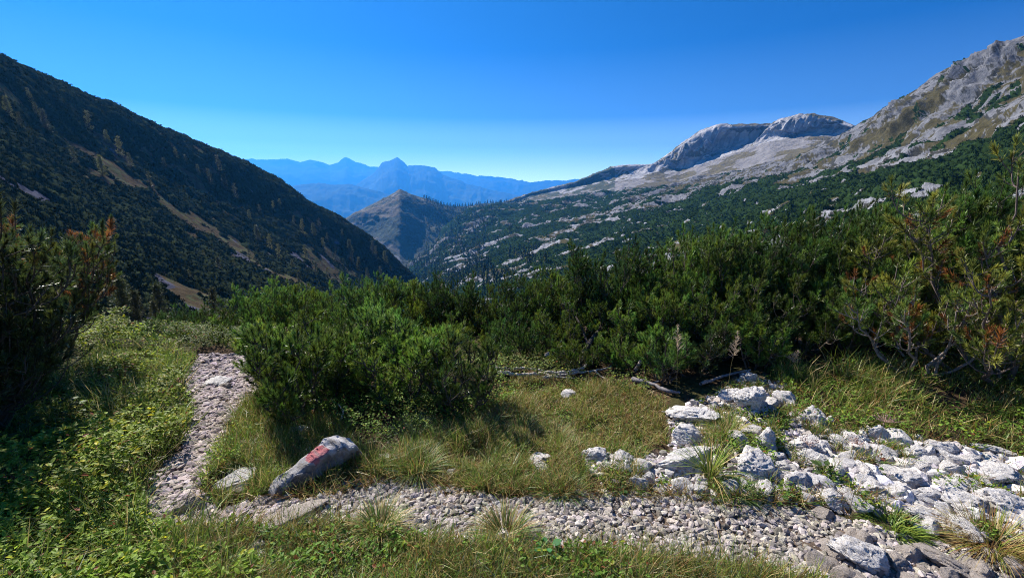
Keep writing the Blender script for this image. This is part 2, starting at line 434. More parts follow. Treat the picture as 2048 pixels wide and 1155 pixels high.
def colR(X, Y, Z, T, U, D, nn):
    VV = T*5
    a = X*0.94 - Y*0.34; b = X*0.34 + Y*0.94
    n = fbm(a/9, b/5, Z/4, octaves=6, seed=54); n2 = fbm(a/40, b/18, Z/14, octaves=5, seed=55)
    rock = np.array([0.158, 0.16, 0.175]); turf = np.array([0.075, 0.066, 0.034]); dark = np.array([0.05, 0.05, 0.045])
    C = rock*(1+0.45*n[..., None])*(1+0.8*(1-smooth(2.0, 3.4, VV)))[..., None]
    C = np.where((n+0.3*n2 > 0.13)[..., None], dark, C)
    band = np.exp(-((VV-(3.35+0.1*fbm(U/150.0, T*0, octaves=2, seed=62)))/0.22)**2)*smooth(1650, 1800, U)
    C = np.where(((n2+0.6*fbm(a/5, b/3, Z/3, octaves=4, seed=56)+band*0.45) > 0.20)[..., None], turf, C)
    return C
PR, SR, UR, TR = make_slope('mountain_slope', 'slope_scrub', 'green dwarf pine carpets between pale rocks on the broad slope', rowsR, 1100, 520, 700, 3000, 5.0,
    coverR, colR, 4.5, 1.9, 110000, (0.5, 1.3), GREEN*np.array([0.75, 0.80, 0.70]), 60, far_power=1.0, extra=ledges)

# ---- the crags standing behind that slope
def make_mass(name, rows, nu, nv, px0, px1, colour_fn, disp_fn, mat='cliff', kind='structure'):
    P, t = loft(rows, nu, nv, px0, px1); T = t[:, None]*np.ones((1, nu)); U = np.linspace(px0, px1, nu)[None]*np.ones((nv, 1))
    nrm = normals(P); nrm = np.where((nrm*P).sum(-1, keepdims=True) > 0, -nrm, nrm)
    P = P + nrm*disp_fn(P[..., 0], P[..., 1], P[..., 2], T, U)[..., None]
    n2 = normals(P); n2 = np.where(n2[..., 2:3] < 0, -n2, n2)
    C = colour_fn(P[..., 0], P[..., 1], P[..., 2], T, U, n2)
    o = link(name, mesh_data(name, P.reshape(-1, 3), grid_faces(nv, nu), M[mat], True, C.reshape(-1, 3)))
    tag(o, kind=kind); return P, U, T
ridge = [(930,440,1500),(990,412,1500),(1060,388,1480),(1100,378,1470),(1150,366,1450),(1180,352,1440),(1220,335,1420),(1245,332,1410),(1305,331,1400),(1325,318,1390),(1360,290,1370),(1400,262,1350),(1425,252,1345),(1440,248,1340),(1470,250,1335),(1500,249,1330),(1540,250,1320),(1560,240,1305),(1600,229,1285),(1630,229,1280),(1660,235,1270),(1700,250,1260),(1730,262,1250),(1800,285,1200),(2000,330,1100)]
foot = [(930,470,1050),(1060,430,1050),(1150,415,1030),(1245,400,1000),(1305,392,980),(1400,380,950),(1500,362,900),(1620,330,850),(1730,300,800),(2000,340,800)]
cliffb = [(930,450,1300),(1060,402,1300),(1150,385,1280),(1245,362,1250),(1305,355,1230),(1360,346,1280),(1400,334,1245),(1500,300,1225),(1540,286,1215),(1620,276,1200),(1730,282,1150),(2000,335,1000)]
mid_ = [(930,445,1400),(1060,394,1400),(1150,375,1390),(1245,350,1370),(1305,342,1350),(1360,316,1325),(1400,296,1310),(1500,272,1290),(1540,264,1280),(1620,250,1235),(1730,272,1190),(2000,332,1080)]
def dispM(X, Y, Z, T, U):
    s = U + (0.75-T)*190 + 9*fbm(U/40.0, T*6, octaves=3, seed=75)          # slabs and gullies slanting across the face
    rib = np.interp(s, [1300, 1345, 1370, 1378, 1400, 1440, 1462, 1478, 1500, 1560, 1580, 1600, 1612, 1640, 1668, 1685, 1740], [0, .3, .5, .2, .6, .8, .7, -.3, -.8, -.7, -.1, .5, .35, .7, .5, -.3, -.6]) + 0.25*fbm(s/16.0, T*2, octaves=3, seed=71, ridged=True)
    rk = fbm(X/25, Y/25, Z/18, octaves=5, seed=72, ridged=True)
    w = smooth(0.3, 0.45, T)*(1-smooth(0.48, 0.70, T))
    return (rib*30 + rk*7)*w*smooth(1180, 1330, U) + rk*3.5
def colM(X, Y, Z, T, U, n):
    nz = fbm(X/30, Y/30, Z/12, octaves=5, seed=73)
    rock = np.array([0.38, 0.37, 0.38])*(1+0.4*nz[..., None])
    scree = np.array([0.22, 0.205, 0.20])*(1+0.1*nz[..., None]); turf = np.array([0.12, 0.10, 0.05])
    s = U + (0.75-T)*190 + 9*fbm(U/40.0, T*6, octaves=3, seed=75); cr = fbm(s/11.0, T*3, octaves=4, seed=76, ridged=True)
    rock = rock*np.where(cr > 0.45, 0.6, 1.0)[..., None]
    C = np.where((T < 0.27)[..., None], scree, rock)
    C = np.where(((fbm(X/60, Y/60, Z/30, octaves=4, seed=74) > 0.12) & (n[..., 2] > 0.45))[..., None], turf, C)
    dk = np.array([0.06, 0.07, 0.04])
    C = np.where(((U < 1230) & (nz > -0.1))[..., None], dk, C)
    return C
make_mass('mountain', [foot, cliffb, mid_, ridge, back_rows(ridge, 1.4, 30)], 620, 300, 930, 2000, colM, dispM)

# ---- wooded cone in the valley
ridge = [(560,560,1500),(640,478,1480),(690,437,1450),(720,420,1430),(760,400,1410),(785,388,1400),(800,380,1400),(815,386,1400),(850,397,1390),(880,408,1390),(905,414,1390),(950,412,1400),(1000,408,1420),(1060,402,1430),(1160,400,1430)]
rowsC = [[(560,700,800),(700,660,850),(800,660,850),(900,640,850),(1160,600,900)],
 [(560,640,1150),(700,560,1150),(800,530,1100),(860,520,1100),(950,500,1050),(1160,470,1050)],
 [(560,590,1350),(700,490,1320),(760,452,1280),(800,425,1230),(850,440,1260),(900,450,1250),(1000,440,1250),(1160,430,1280)],
 ridge, back_rows(ridge, 1.3, 40)]
def dispC(X, Y, Z, T, U):
    w = 1-smooth(0.70, 0.75, T)
    return (fbm(U/55.0+T*5, T*4, octaves=4, seed=81, ridged=True)*9 + 3*fbm(X/20, Y/20, Z/20, octaves=4, seed=82))*w
def colC(X, Y, Z, T, U, n):
    nz = fbm(X/40, Y/40, Z/20, octaves=5, seed=83); nb = fbm(U/60.0+T*9, T*2, octaves=4, seed=84)
    wood = np.array([0.025, 0.036, 0.022])*(1+0.4*nz[..., None]); bare = np.array([0.12, 0.10, 0.07]); turf = np.array([0.055, 0.058, 0.034])
    rock = np.array([0.18, 0.17, 0.17])
    C = np.where(((nb+0.4*nz) > 0.05)[..., None], turf, wood)
    C = np.where(((U < 800) & (np.abs(nb-0.02) < 0.07))[..., None], bare, C)
    C = np.where(((nb+nz*0.5) > 0.36)[..., None] & (U < 860)[..., None], rock, C)
    return np.where((U > 870)[..., None], wood, C)
PC, UC, TC = make_mass('valley_peak', rowsC, 520, 300, 560, 1160, colC, dispC)

# ---- far ranges, one behind the other
def far_range(name, pts, d, depth, px0, px1, seed, base=60):
    ridge = [(x, y, d) for x, y in pts]
    rows = [[(x, y+base+40, d-depth) for x, y in pts], [(x, y+base*0.4, d-depth*0.5) for x, y in pts], ridge, back_rows(ridge, 1.02, 10)]
    make_mass(name, rows, 420, 90, px0, px1, lambda X, Y, Z, T, U, n: np.array([0.07, 0.085, 0.06])*(1+0.6*fbm(X/900, Y/900, Z/500, octaves=4, seed=seed)[..., None]),
              lambda X, Y, Z, T, U: 0.008*d*fbm(X/(d*0.05), Y/(d*0.05), Z/(d*0.04), octaves=4, seed=seed, ridged=True)*(1-smooth(0.6, 0.66, T)) + 0.0013*d*fbm(U/7.0, T*9, octaves=3, seed=seed+2), 'far')
far_range('mountain_range', [(300,400),(480,318),(500,320),(530,321),(560,322),(575,318),(600,325),(620,320),(640,324),(660,331),(678,325),(692,316),(706,324),(740,334),(765,335),(800,345),(900,372),(1000,395),(1250,410)], 12700, 2500, 300, 1250, 91, 80)
far_range('mountain_range', [(500,470),(620,420),(680,392),(720,366),(750,345),(765,325),(780,322),(794,315),(806,325),(815,333),(830,334),(850,332),(870,336),(882,348),(900,356),(930,368),(980,380),(1040,392),(1100,405),(1250,430)], 9000, 2000, 500, 1250, 93, 90)
far_range('mountain_range', [(420,440),(560,378),(595,371),(640,367),(665,371),(700,369),(740,380),(770,388),(800,396),(860,412),(960,440),(1150,470)], 6500, 1500, 420, 1150, 95, 120)
far_range('mountain_range', [(700,360),(800,350),(870,345),(900,349),(940,353),(970,356),(1000,359),(1030,363),(1060,367),(1100,364),(1140,362),(1180,366),(1250,368),(1500,372)], 13200, 2500, 700, 1500, 97, 40)

# ---- haze
def box(name, x0, x1, y0, y1, z0, z1, mat):
    V = np.array([[x, y, z] for z in (z0, z1) for y in (y0, y1) for x in (x0, x1)], float)
    F = np.array([[0, 2, 3, 1], [4, 5, 7, 6], [0, 1, 5, 4], [2, 6, 7, 3], [0, 4, 6, 2], [1, 3, 7, 5]])
    return link(name, mesh_data(name, V, F, mat, False))
hm = bpy.data.materials.new('haze_air'); hm.use_nodes = True; hn = hm.node_tree; hn.nodes.clear()
ho = hn.nodes.new('ShaderNodeOutputMaterial'); hv = hn.nodes.new('ShaderNodeVolumePrincipled')
hv.inputs['Color'].default_value = (0.06, 0.38, 1.0, 1); hv.inputs['Density'].default_value = HAZE_DENSITY = 0.00012
hv.inputs['Anisotropy'].default_value = 0.4
hn.links.new(hv.outputs[0], ho.inputs['Volume'])
tag(box('haze', -15000, 15000, -15000, 13500, -765, 1000, hm), 'thin blue air filling the valley and fading the distant ranges', 'haze', kind='stuff')
# ------------------------------------------------------------------ dwarf pines
def make_tuft(seed, n=64):
    g = np.random.default_rng(seed); V = []
    for k in range(n):
        h = g.uniform(0, 1)**0.8; a = k*2.39996 + g.normal(0, .2)
        tilt = R(62 - 42*h) + g.normal(0, .12); L = g.uniform(0.30, 0.46)
        d = np.array([math.cos(a)*math.sin(tilt), math.sin(a)*math.sin(tilt), math.cos(tilt)])
        s = np.cross(d, g.normal(0, 1, 3)); s = s/np.linalg.norm(s)*0.022
        b = np.array([0, 0, h*0.85]); V += [b-s, b+s, b+d*L]
    V = np.array(V); c = np.tile(np.array([[0.30], [0.30], [1.75]]), (n, 3))  # needle bases darkened, tips brightened: deep shade and highlights put into the colour
    return V, np.arange(len(V)).reshape(-1, 3), c
TV, TF, TCOL = make_tuft(2); TV2, TF2, TCOL2 = make_tuft(3, 40)
def bez(a, b, c, n):
    t = np.linspace(0, 1, n)[:, None]; return a*(1-t)**2 + 2*b*t*(1-t) + c*t*t
def pine_meshes(name, seed, H_, Rad, nst, nbr, ntw, tuft_s=0.13, bare=0.3, brown=0.0, green=(0.06, 0.115, 0.022), lean=(0, 0), low=0.45, tone=0.42, tuft=None, bark=(0.11, 0.085, 0.065), spread=1.0):
    g = np.random.default_rng(seed); lines = []; pos = []; dr = []
    for i in range(nst):
        az = 2*PI*(i+g.uniform(-.4, .4))/nst; q = math.sqrt(g.uniform(0.02, 1)); rr_ = Rad*q
        d = np.array([math.cos(az), math.sin(az), 0])
        base = d*Rad*0.16*g.uniform(0, 1)
        zt = H_*(1-low*q**3)*g.uniform(0.82, 1.0)
        tip = d*rr_ + np.array([lean[0]*zt, lean[1]*zt, zt])
        ctl = d*rr_*0.75*spread + np.array([0, 0, zt*g.uniform(0.12, 0.35)])
        P = bez(base-[0, 0, .06], ctl, tip, 10); P[1:-1] += g.normal(0, 0.018*H_, (8, 3))
        r0 = 0.006*H_+0.005
        lines.append((P, np.linspace(r0*1.5, 0.004, 10)))
        pos.append(tip); dr.append(P[-1]-P[-2]+[0, 0, .05])
        for j in range(nbr):
            t = g.uniform(bare, 0.97); k = t*9; k0 = int(k); b0 = P[k0]+(P[min(k0+1, 9)]-P[k0])*(k-k0)
            a2 = g.uniform(0, 2*PI); dd = np.array([math.cos(a2), math.sin(a2), 0])*0.8 + d*0.5
            L = H_*g.uniform(0.12, 0.30)*(1.15-0.5*t)
            e = b0 + dd*L*0.6 + np.array([0, 0, L*g.uniform(0.55, 1.1)])
            B = bez(b0, b0+dd*L*0.5, e, 6)
            lines.append((B, np.linspace(0.006, 0.003, 6)))
            pos.append(e); dr.append(B[-1]-B[-2]+[0, 0, 0.03])
            for m in range(ntw):
                tt = g.uniform(0.3, 1); b1 = B[min(5, int(tt*5))]
                w = g.normal(0, 1, 3); w[2] = abs(w[2])*0.5+0.7; w /= np.linalg.norm(w)
                l = g.uniform(0.05, 0.13)*(0.7+0.3*H_)
                e1 = b1+w*l
                lines.append((np.array([b1, b1+w*l*0.5+[0, 0, -.006], e1]), np.array([.0035, .003, .0025])))
                pos.append(e1); dr.append(w+[0, 0, .3])
    pos = np.array(pos); dr = np.array(dr); n = len(pos)
    dr = dr/np.linalg.norm(dr, axis=1, keepdims=True); pos = pos - dr*tuft_s*0.35
    tint = 1.35*np.array(green)[None]*g.uniform(1-tone, 1+tone*1.6, (n, 1))*np.stack([g.uniform(.8, 1.35, n), np.ones(n), g.uniform(.7, 1.2, n)], 1)
    bm = g.random(n) < brown
    tint[bm] = np.array([0.24, 0.10, 0.035])*g.uniform(.6, 1.3, (bm.sum(), 1))
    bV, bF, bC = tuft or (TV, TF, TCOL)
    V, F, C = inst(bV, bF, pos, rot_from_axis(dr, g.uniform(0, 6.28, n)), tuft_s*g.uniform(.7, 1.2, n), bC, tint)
    fo = mesh_data(name+'_foliage', V, F, M['needle'], False, C)
    V, F = tubes(lines, 5)
    st = mesh_data(name+'_branches', V, F, M['bark'], True, np.tile(np.array(bark), (len(V), 1)))
    return fo, st
def pine(name, meshes, loc, rotz, scale, label, group=None, cat='dwarf pine'):
    e = link(name, None, loc=loc, rot=(0, 0, rotz), scale=scale); e.empty_display_size = 0.1
    tag(e, label, cat, group)
    link('branches', meshes[1], e); link('foliage', meshes[0], e)
    return e
VAR = [pine_meshes('pine_a', 11, 1.2, 0.75, 17, 9, 4), pine_meshes('pine_b', 12, 1.2, 0.8, 20, 10, 4, green=(0.072, 0.12, 0.02)),
       pine_meshes('pine_c', 13, 1.2, 0.7, 17, 11, 4, green=(0.05, 0.105, 0.024))]
TALL = [pine_meshes('pine_d', 14, 2.0, 0.75, 20, 14, 3, green=(0.062, 0.12, 0.024), tuft_s=.185), pine_meshes('pine_e', 15, 2.0, 0.7, 20, 16, 3, green=(0.055, 0.10, 0.022), brown=0.01, tuft_s=.185),
        pine_meshes('pine_f', 16, 2.0, 0.8, 21, 14, 3, green=(0.07, 0.125, 0.022), tuft_s=.185)]
def place_pine(px, d, top, width, var, label, base_dz=0.0, group='dwarf pines of the thicket', cat='dwarf pine', name='dwarf_pine'):
    """stand a pine at ray px and depth d, as tall as the pixel row top and width px wide"""
    r = ray(float(px), 700.0); x = r[0]/r[1]*d
    # horizontal place for this pixel column at that depth (column bends a little with the pitch)
    rt = ray(float(px), float(top)); x = rt[0]/rt[1]*d; ztop = CAM_Z + rt[2]/rt[1]*d
    zb = float(H(x, d)) - 0.03 + base_dz
    h = ztop - zb; w = width/FPX*d/cp
    tall = h > 1.25; bank = TALL if tall else VAR; i = var % 3
    s = h/(1.98 if tall else 1.2); sxy = min(max(w/1.6, s*0.8), s*1.3)
    rg = random.Random(int(px*7+d*13)); s *= rg.uniform(0.90, 1.05)
    if s < 0.62: s = 0.62; sxy = max(min(sxy, 0.75), 0.5); zb = ztop - s*1.2
    return pine(name, bank[i], (x, d, zb), rg.uniform(0, 6.28), (sxy, sxy, s), label, group, cat)
HEDGE = [
 # px, depth, top row, width px, variant, label
 (225, 7.2, 640, 150, 0, 'low dwarf pine on the dip just below the two slender larches'),
 (300, 6.6, 640, 150, 1, 'low dwarf pine behind the leafy bank, beneath the young larches'),
 (352, 6.2, 612, 120, 2, 'dwarf pine with a knobbly upright top just beside the larches'),
 (412, 5.9, 612, 130, 3, 'round dwarf pine closing off the far end of the narrow trail'),
 (468, 6.3, 598, 120, 4, 'dwarf pine over the trail end, second along from the larches'),
 (392, 4.75, 640, 150, 1, 'small dwarf pine rooted at the very end of the narrow trail'),
 (480, 4.7, 640, 150, 0, 'small dwarf pine at the corner where the narrow trail disappears'),
 (528, 5.8, 560, 105, 2, 'dwarf pine with two tall candles standing above the trail corner'),
 (572, 6.2, 562, 100, 4, 'narrow dwarf pine right behind the pale reed plume'),
 (632, 6.0, 585, 130, 3, 'dwarf pine in the dip of the thicket under the valley cone'),
 (560, 4.9, 640, 150, 1, 'dwarf pine at the back of the trail bend, behind the reed plume'),
 (683, 5.7, 568, 120, 0, 'dwarf pine with a ragged top between valley cone and trail bend'),
 (742, 5.4, 538, 125, 2, 'tall pointed dwarf pine standing behind the shrub by the marked boulder'),
 (665, 4.8, 615, 120, 3, 'dwarf pine in half shade directly behind the shrub by the marked boulder'),
 (803, 5.5, 556, 110, 4, 'dwarf pine before the lower end of the shaded hillside'),
 (852, 5.6, 570, 100, 1, 'low crowned dwarf pine where hillside and valley floor meet'),
 (897, 5.3, 542, 95, 2, 'slim dwarf pine with a spire rising into the valley gap'),
 (770, 4.8, 605, 130, 0, 'shaded dwarf pine close behind the sparse pine with forked stems'),
 (938, 5.5, 590, 90, 3, 'lower dwarf pine just past the spire in the valley gap'),
 (985, 5.2, 568, 110, 4, 'dwarf pine with many thin candles beneath the wooded saddle'),
 (920, 4.4, 640, 170, 1, 'dwarf pine at the back edge of the grass clearing'),
 (1050, 5.0, 542, 130, 0, 'dwarf pine standing behind the bleached driftwood branches'),
 (1040, 4.3, 620, 170, 2, 'dwarf pine whose skirts reach the bleached branches'),
 (1108, 4.9, 540, 120, 3, 'rounded dwarf pine behind the far tip of the bleached branches'),
 (1160, 4.7, 520, 130, 4, 'dwarf pine stepping up toward the tall conical one'),
 (1228, 4.6, 476, 120, 2, 'tall conical dwarf pine rising clear of its neighbours'),
 (1170, 4.1, 600, 200, 1, 'dark skirted dwarf pine with dead roots at its foot'),
 (1290, 4.6, 505, 140, 0, 'dwarf pine in the notch after the tall conical one'),
 (1345, 4.4, 495, 140, 3, 'broad dwarf pine beside the notch, under the white rock patches'),
 (1300, 3.85, 600, 240, 3, 'wide low dwarf pine shading the ground beyond the turf clearing'),
 (1438, 4.6, 420, 120, 2, 'dwarf pine with a bushy pointed head against the rocky slope'),
 (1400, 4.2, 470, 160, 1, 'dwarf pine shouldering up to the bushy pointed head'),
 (1505, 4.5, 432, 140, 0, 'dense bright green dwarf pine above the limestone outcrop'),
 (1450, 3.9, 560, 240, 0, 'dwarf pine hanging over the limestone outcrop'),
 (1600, 4.5, 402, 170, 3, 'broad topped dwarf pine, the densest of the thicket'),
 (1580, 3.95, 540, 240, 4, 'shady dwarf pine in front of the densest broad topped one'),
 (1700, 4.4, 388, 150, 2, 'dwarf pine with a high flat crest next to the broad topped one'),
 (1770, 4.6, 400, 130, 1, 'dwarf pine behind the sparse yellowish pine'),
 (1720, 3.9, 520, 260, 3, 'dark dwarf pine with black shade beneath, behind the herb bank'),
 (1880, 4.4, 350, 190, 0, 'high dwarf pine at the back of the sparse yellowish pine'),
 (2010, 4.3, 320, 220, 4, 'tallest dwarf pine of the thicket, at its eastern end'),
 (1900, 3.8, 560, 240, 1, 'dwarf pine in deep shade among grey dead twigs'),
 (2180, 3.9, 300, 300, 3, 'dwarf pine just past the tallest of the thicket'),
]
HEDGE += [
 (330, 4.75, 652, 110, 2, 'low dwarf pine at the top of the leafy bank, short of the trail end'),
 (436, 4.62, 655, 110, 0, 'low dwarf pine blocking the gap straight behind the narrow trail'),
 (270, 5.0, 662, 120, 1, 'low dwarf pine half sunk behind the leafy bank under the larches'),
 (205, 5.2, 668, 120, 2, 'westernmost low dwarf pine behind the leafy bank')]
for a in HEDGE: place_pine(*a)
# single shrubs standing before the thicket
def front_pine(px, py, h, w, meshes_kw, label, seed, rotz=0.0, cat='dwarf pine', name='dwarf_pine'):
    b = at(px, py); ms = pine_meshes('front_pine', seed, h, w, **meshes_kw)
    return pine(name, ms, b-[0, 0, .02], rotz, (1, 1, 1), label, None, cat)
front_pine(612, 830, 0.66, 0.42, dict(nst=12, nbr=7, ntw=4, tuft_s=0.115, bare=0.3, green=(0.11, 0.19, 0.03), low=0.35, brown=0.004), 'bushy young dwarf pine beside the boulder with the red and white mark', 31)
front_pine(805, 822, 0.60, 0.26, dict(nst=6, nbr=6, ntw=4, tuft_s=0.10, bare=0.5, green=(0.11, 0.19, 0.03), low=0.2, bark=(0.10, 0.08, 0.065)), 'open young dwarf pine with forked dark stems standing in low shrubs', 32)
front_pine(925, 820, 0.60, 0.30, dict(nst=9, nbr=6, ntw=3, tuft_s=0.095, bare=0.45, green=(0.075, 0.13, 0.025), low=0.3), 'thin dwarf pine leaning over the turf beside the bleached branches', 33)
front_pine(710, 790, 0.40, 0.20, dict(nst=8, nbr=5, ntw=3, tuft_s=0.09, bare=0.3, green=(0.10, 0.175, 0.03), low=0.3), 'little dwarf pine seedling between the bushy one and the forked one', 34)
front_pine(1325, 765, 0.42, 0.22, dict(nst=6, nbr=5, ntw=3, tuft_s=0.09, bare=0.4, green=(0.045, 0.10, 0.025), low=0.3), 'small dwarf pine on a grey leaning stem at the shady edge of the turf', 35)
front_pine(1515, 735, 0.36, 0.26, dict(nst=8, nbr=5, ntw=3, tuft_s=0.09, bare=0.3, green=(0.11, 0.19, 0.03), low=0.3), 'small bright dwarf pine directly behind the limestone outcrop', 36)
front_pine(1385, 745, 0.40, 0.30, dict(nst=8, nbr=5, ntw=3, tuft_s=0.09, bare=0.35, green=(0.06, 0.10, 0.03), low=0.3), 'yellowish young dwarf pine next to a tall grass plume', 37)
front_pine(560, 775, 0.52, 0.26, dict(nst=8, nbr=6, ntw=4, tuft_s=0.115, bare=0.35, green=(0.10, 0.17, 0.03), low=0.1), 'bright dwarf pine at the inner curve of the narrow trail', 61)
front_pine(690, 765, 0.46, 0.22, dict(nst=8, nbr=6, ntw=4, tuft_s=0.115, bare=0.35, green=(0.09, 0.16, 0.03), low=0.3), 'medium dwarf pine filling the space behind the little seedling', 62)
front_pine(775, 760, 0.66, 0.26, dict(nst=8, nbr=6, ntw=4, tuft_s=0.115, bare=0.4, green=(0.075, 0.14, 0.03), low=0.3), 'medium dwarf pine right behind the open forked young pine', 63)
front_pine(870, 770, 0.48, 0.22, dict(nst=8, nbr=6, ntw=4, tuft_s=0.12, bare=0.3, green=(0.085, 0.15, 0.03), low=0.3), 'bright topped dwarf pine between forked pine and bleached branches', 64)
# the large dark shrub by the near bank, with a rust coloured dead branch
b = at(-60, 900); b = np.array([-3.4, 2.6, float(H(-3.4, 2.6))])
pine('mountain_pine', pine_meshes('near_pine', 41, 1.66, 0.52, 22, 13, 4, tuft_s=0.14, bare=0.25, green=(0.04, 0.062, 0.02), low=0.45), b, 0.4, (1, 1, 1), 'large dark shaded pine shrub filling the western edge beside the leafy bank', None, 'pine shrub')
b = np.array([-4.0, 3.6, float(H(-4.0, 3.6))])
pine('mountain_pine', pine_meshes('rust_pine', 42, 1.30, 0.55, 15, 11, 4, tuft_s=0.12, bare=0.35, brown=0.22, green=(0.045, 0.07, 0.018), low=0.3, lean=(0.2, 0)), b, 1.0, (1, 1, 1), 'pine shrub with rusty red dead shoots leaning out over the bank', None, 'pine shrub')
# sparse yellowish pine with bare grey branches
b = at(2010, 760)
pine('mountain_pine', pine_meshes('sparse_pine', 43, 1.62, 0.95, 18, 13, 5, tuft_s=0.125, bare=0.36, brown=0.10, green=(0.085, 0.115, 0.025), low=0.55, bark=(0.17, 0.13, 0.11), lean=(-.1, 0)), b-[0, 0, .02], 0.3, (1, 1, 1), 'sparse yellow green pine with bare grey branches and orange dying needles', None, 'pine shrub')
b = at(1830, 745)
pine('mountain_pine', pine_meshes('sparse_low', 44, 0.75, 0.55, 9, 6, 3, tuft_s=0.10, bare=0.5, brown=0.14, green=(0.07, 0.12, 0.03), low=0.2, bark=(0.26, 0.21, 0.18)), b-[0, 0, .02], 0.3, (1, 1, 1), 'low straggling pine of bare curved twigs before the black shade', None, 'pine shrub')

# ------------------------------------------------------------------ larches and the forest
def conifer_meshes(name, seed, h, rad, layers, per, rgb, gaps=0.15, leaf=0.35):
    g = np.random.default_rng(seed); V = []; lines = [(np.array([[0, 0, -.3], [0.01*h, 0, h*.5], [0, 0, h]]), np.array([0.018*h, 0.010*h, 0.002*h]))]
    pos, dr = [], []
    for k in range(layers):
        z = h*(0.10+0.90*k/layers); rk = rad*(1-k/layers)**0.8*g.uniform(.75, 1.1)
        for m in range(per):
            if g.random() < gaps: continue
            a = g.uniform(0, 6.28); L = rk*g.uniform(.7, 1.1); d = np.array([math.cos(a), math.sin(a), -0.15])
            e = np.array([0, 0, z])+d*L; lines.append((np.array([[0, 0, z], e]), np.array([.004*h, .001*h])))
            for q in np.linspace(0.25, 1, 5):
                pos.append(np.array([0, 0, z])+d*L*q+g.normal(0, .02*h, 3)*[1, 1, .6]); dr.append(g.normal(0, 1, 3)+[0, 0, .4])
    pos = np.array(pos); dr = np.array(dr); n = len(pos)
    t = np.array(rgb)[None]*g.uniform(.6, 1.5, (n, 1))
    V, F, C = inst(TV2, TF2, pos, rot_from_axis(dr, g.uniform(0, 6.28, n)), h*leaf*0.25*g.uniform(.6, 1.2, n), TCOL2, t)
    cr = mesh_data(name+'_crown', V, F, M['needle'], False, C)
    V, F = tubes(lines, 4); tr = mesh_data(name+'_trunk', V, F, M['bark'], True, np.tile([0.05, 0.04, 0.035], (len(V), 1)))
    return cr, tr
def conifer(name, ms, loc, s, rotz, label, cat, group=None):
    e = link(name, None, loc=loc, rot=(0, 0, rotz), scale=(s,)*3); e.empty_display_size = .1
    tag(e, label, cat, group); link('trunk', ms[1], e); link('crown', ms[0], e); return e
LA = [conifer_meshes('larch_a', 51, 5, 1.35, 17, 9, (0.065, 0.085, 0.028)), conifer_meshes('larch_b', 52, 5, 1.1, 15, 8, (0.10, 0.11, 0.03)), conifer_meshes('larch_c', 53, 5, 1.2, 12, 6, (0.12, 0.125, 0.035), gaps=.3)]
def stand_at(px, base_py, top_py, d):
    P0 = point(px, base_py, d); P1 = point(px, top_py, d); return P0, (P1[2]-P0[2])
for px_, by, ty, d, v, lb in [
  (256, 652, 550, 26, 0, 'tallest of the young larches, dark trunk showing, above the thicket'),
  (281, 652, 578, 25, 1, 'slender larch close beside the tallest one'),
  (325, 640, 565, 33, 0, 'larch standing alone past the slender pair'),
  (316, 650, 598, 27, 1, 'smallest larch, half hidden by the thicket'),
  (178, 660, 600, 24, 1, 'pale larch beside the rusty pine shrub'),
  (432, 630, 574, 40, 1, 'faint small larch above the middle of the low thicket')]:
    P0, h = stand_at(px_, by+12, ty, d)
    conifer('larch', LA[v], P0, h/5, px_*1.0, lb, 'larch', 'young larches at the foot of the hillside')
# scattered larches on the shaded hillside
pxL, pyL = project(PL.reshape(-1, 3)); QL = PL.reshape(-1, 3); okL = (TL.reshape(-1) < 0.79)
rg = np.random.default_rng(77)
hill_larch = [(20,238),(60,208),(75,238),(92,262),(42,258),(180,262),(215,286),(240,312),(150,330),(205,352),(262,335),(300,372),(330,342),(352,318),(372,330),(398,352),(420,372),(438,345),(452,382),(470,398),(548,424),(560,418),(588,452),(520,430),(500,440),(606,470),(640,462),(628,472),(655,486),(686,478),(700,510),(648,505),(672,520),(705,530),(745,512),(752,520),(770,530),(718,545),(612,520),(585,540),(560,520),(632,548),(600,566),(655,560),(540,500),(515,482),(500,520),(470,540),(440,545),(410,520),(380,560),(735,560),(762,556),(782,552)]
for k, (a, b_) in enumerate(hill_larch):
    dd = (pxL-a)**2 + (pyL-b_)**2; dd = np.where(okL, dd, 1e9); i = int(np.nanargmin(dd)); Q = QL[i]
    D = np.linalg.norm(Q); h = 26/FPX*D*rg.uniform(.7, 1.25)
    conifer('larch', LA[2 if k % 3 else 1], Q-[0, 0, .3], h/5, rg.uniform(0, 6), 'small yellowish larch scattered on the shaded hillside among dark scrub', 'larch', 'larches scattered over the shaded hillside')
# forest of the valley head: one mass
def cone_tree(seed):
    g = np.random.default_rng(seed); V = []
    for k in range(26):
        z = g.uniform(0.05, 0.9); r_ = 0.2*(1-z)+.03; a = g.uniform(0, 6.28); d = np.array([math.cos(a), math.sin(a), 0]); s = np.array([-d[1], d[0], 0])*0.09*(1.2-z)
        V += [np.array([0, 0, z+.14]), d*r_+s+[0, 0, z-.05], d*r_-s+[0, 0, z-.05]]
    return np.array(V), np.arange(78).reshape(-1, 3)
KV, KF = cone_tree(3)
def forest(name, P, U, T, cond, n, hs, rgb, label, rng):
    px_, py_ = project(P.reshape(-1, 3)); m = cond(px_, py_, T.ravel()); idx = np.flatnonzero(m)
    k = rng.choice(idx, n); pos = P.reshape(-1, 3)[k]+rng.normal(0, 2, (n, 3))*[1, 1, 0]; 
    ax = np.tile([0, 0, 1.], (n, 1)); t = np.array(rgb)[None]*rng.uniform(.6, 1.5, (n, 1))
    gold = rng.random(n) < 0.25; t[gold] *= [2.2, 1.8, 1.0]
    V, F, C = inst(KV, KF, pos-[0, 0, .5], rot_from_axis(ax, rng.uniform(0, 6.28, n)), rng.uniform(*hs, n), tint=t)
    tag(link(name, mesh_data(name, V, F, M['scrub'], False, C)), label, 'forest', kind='stuff')
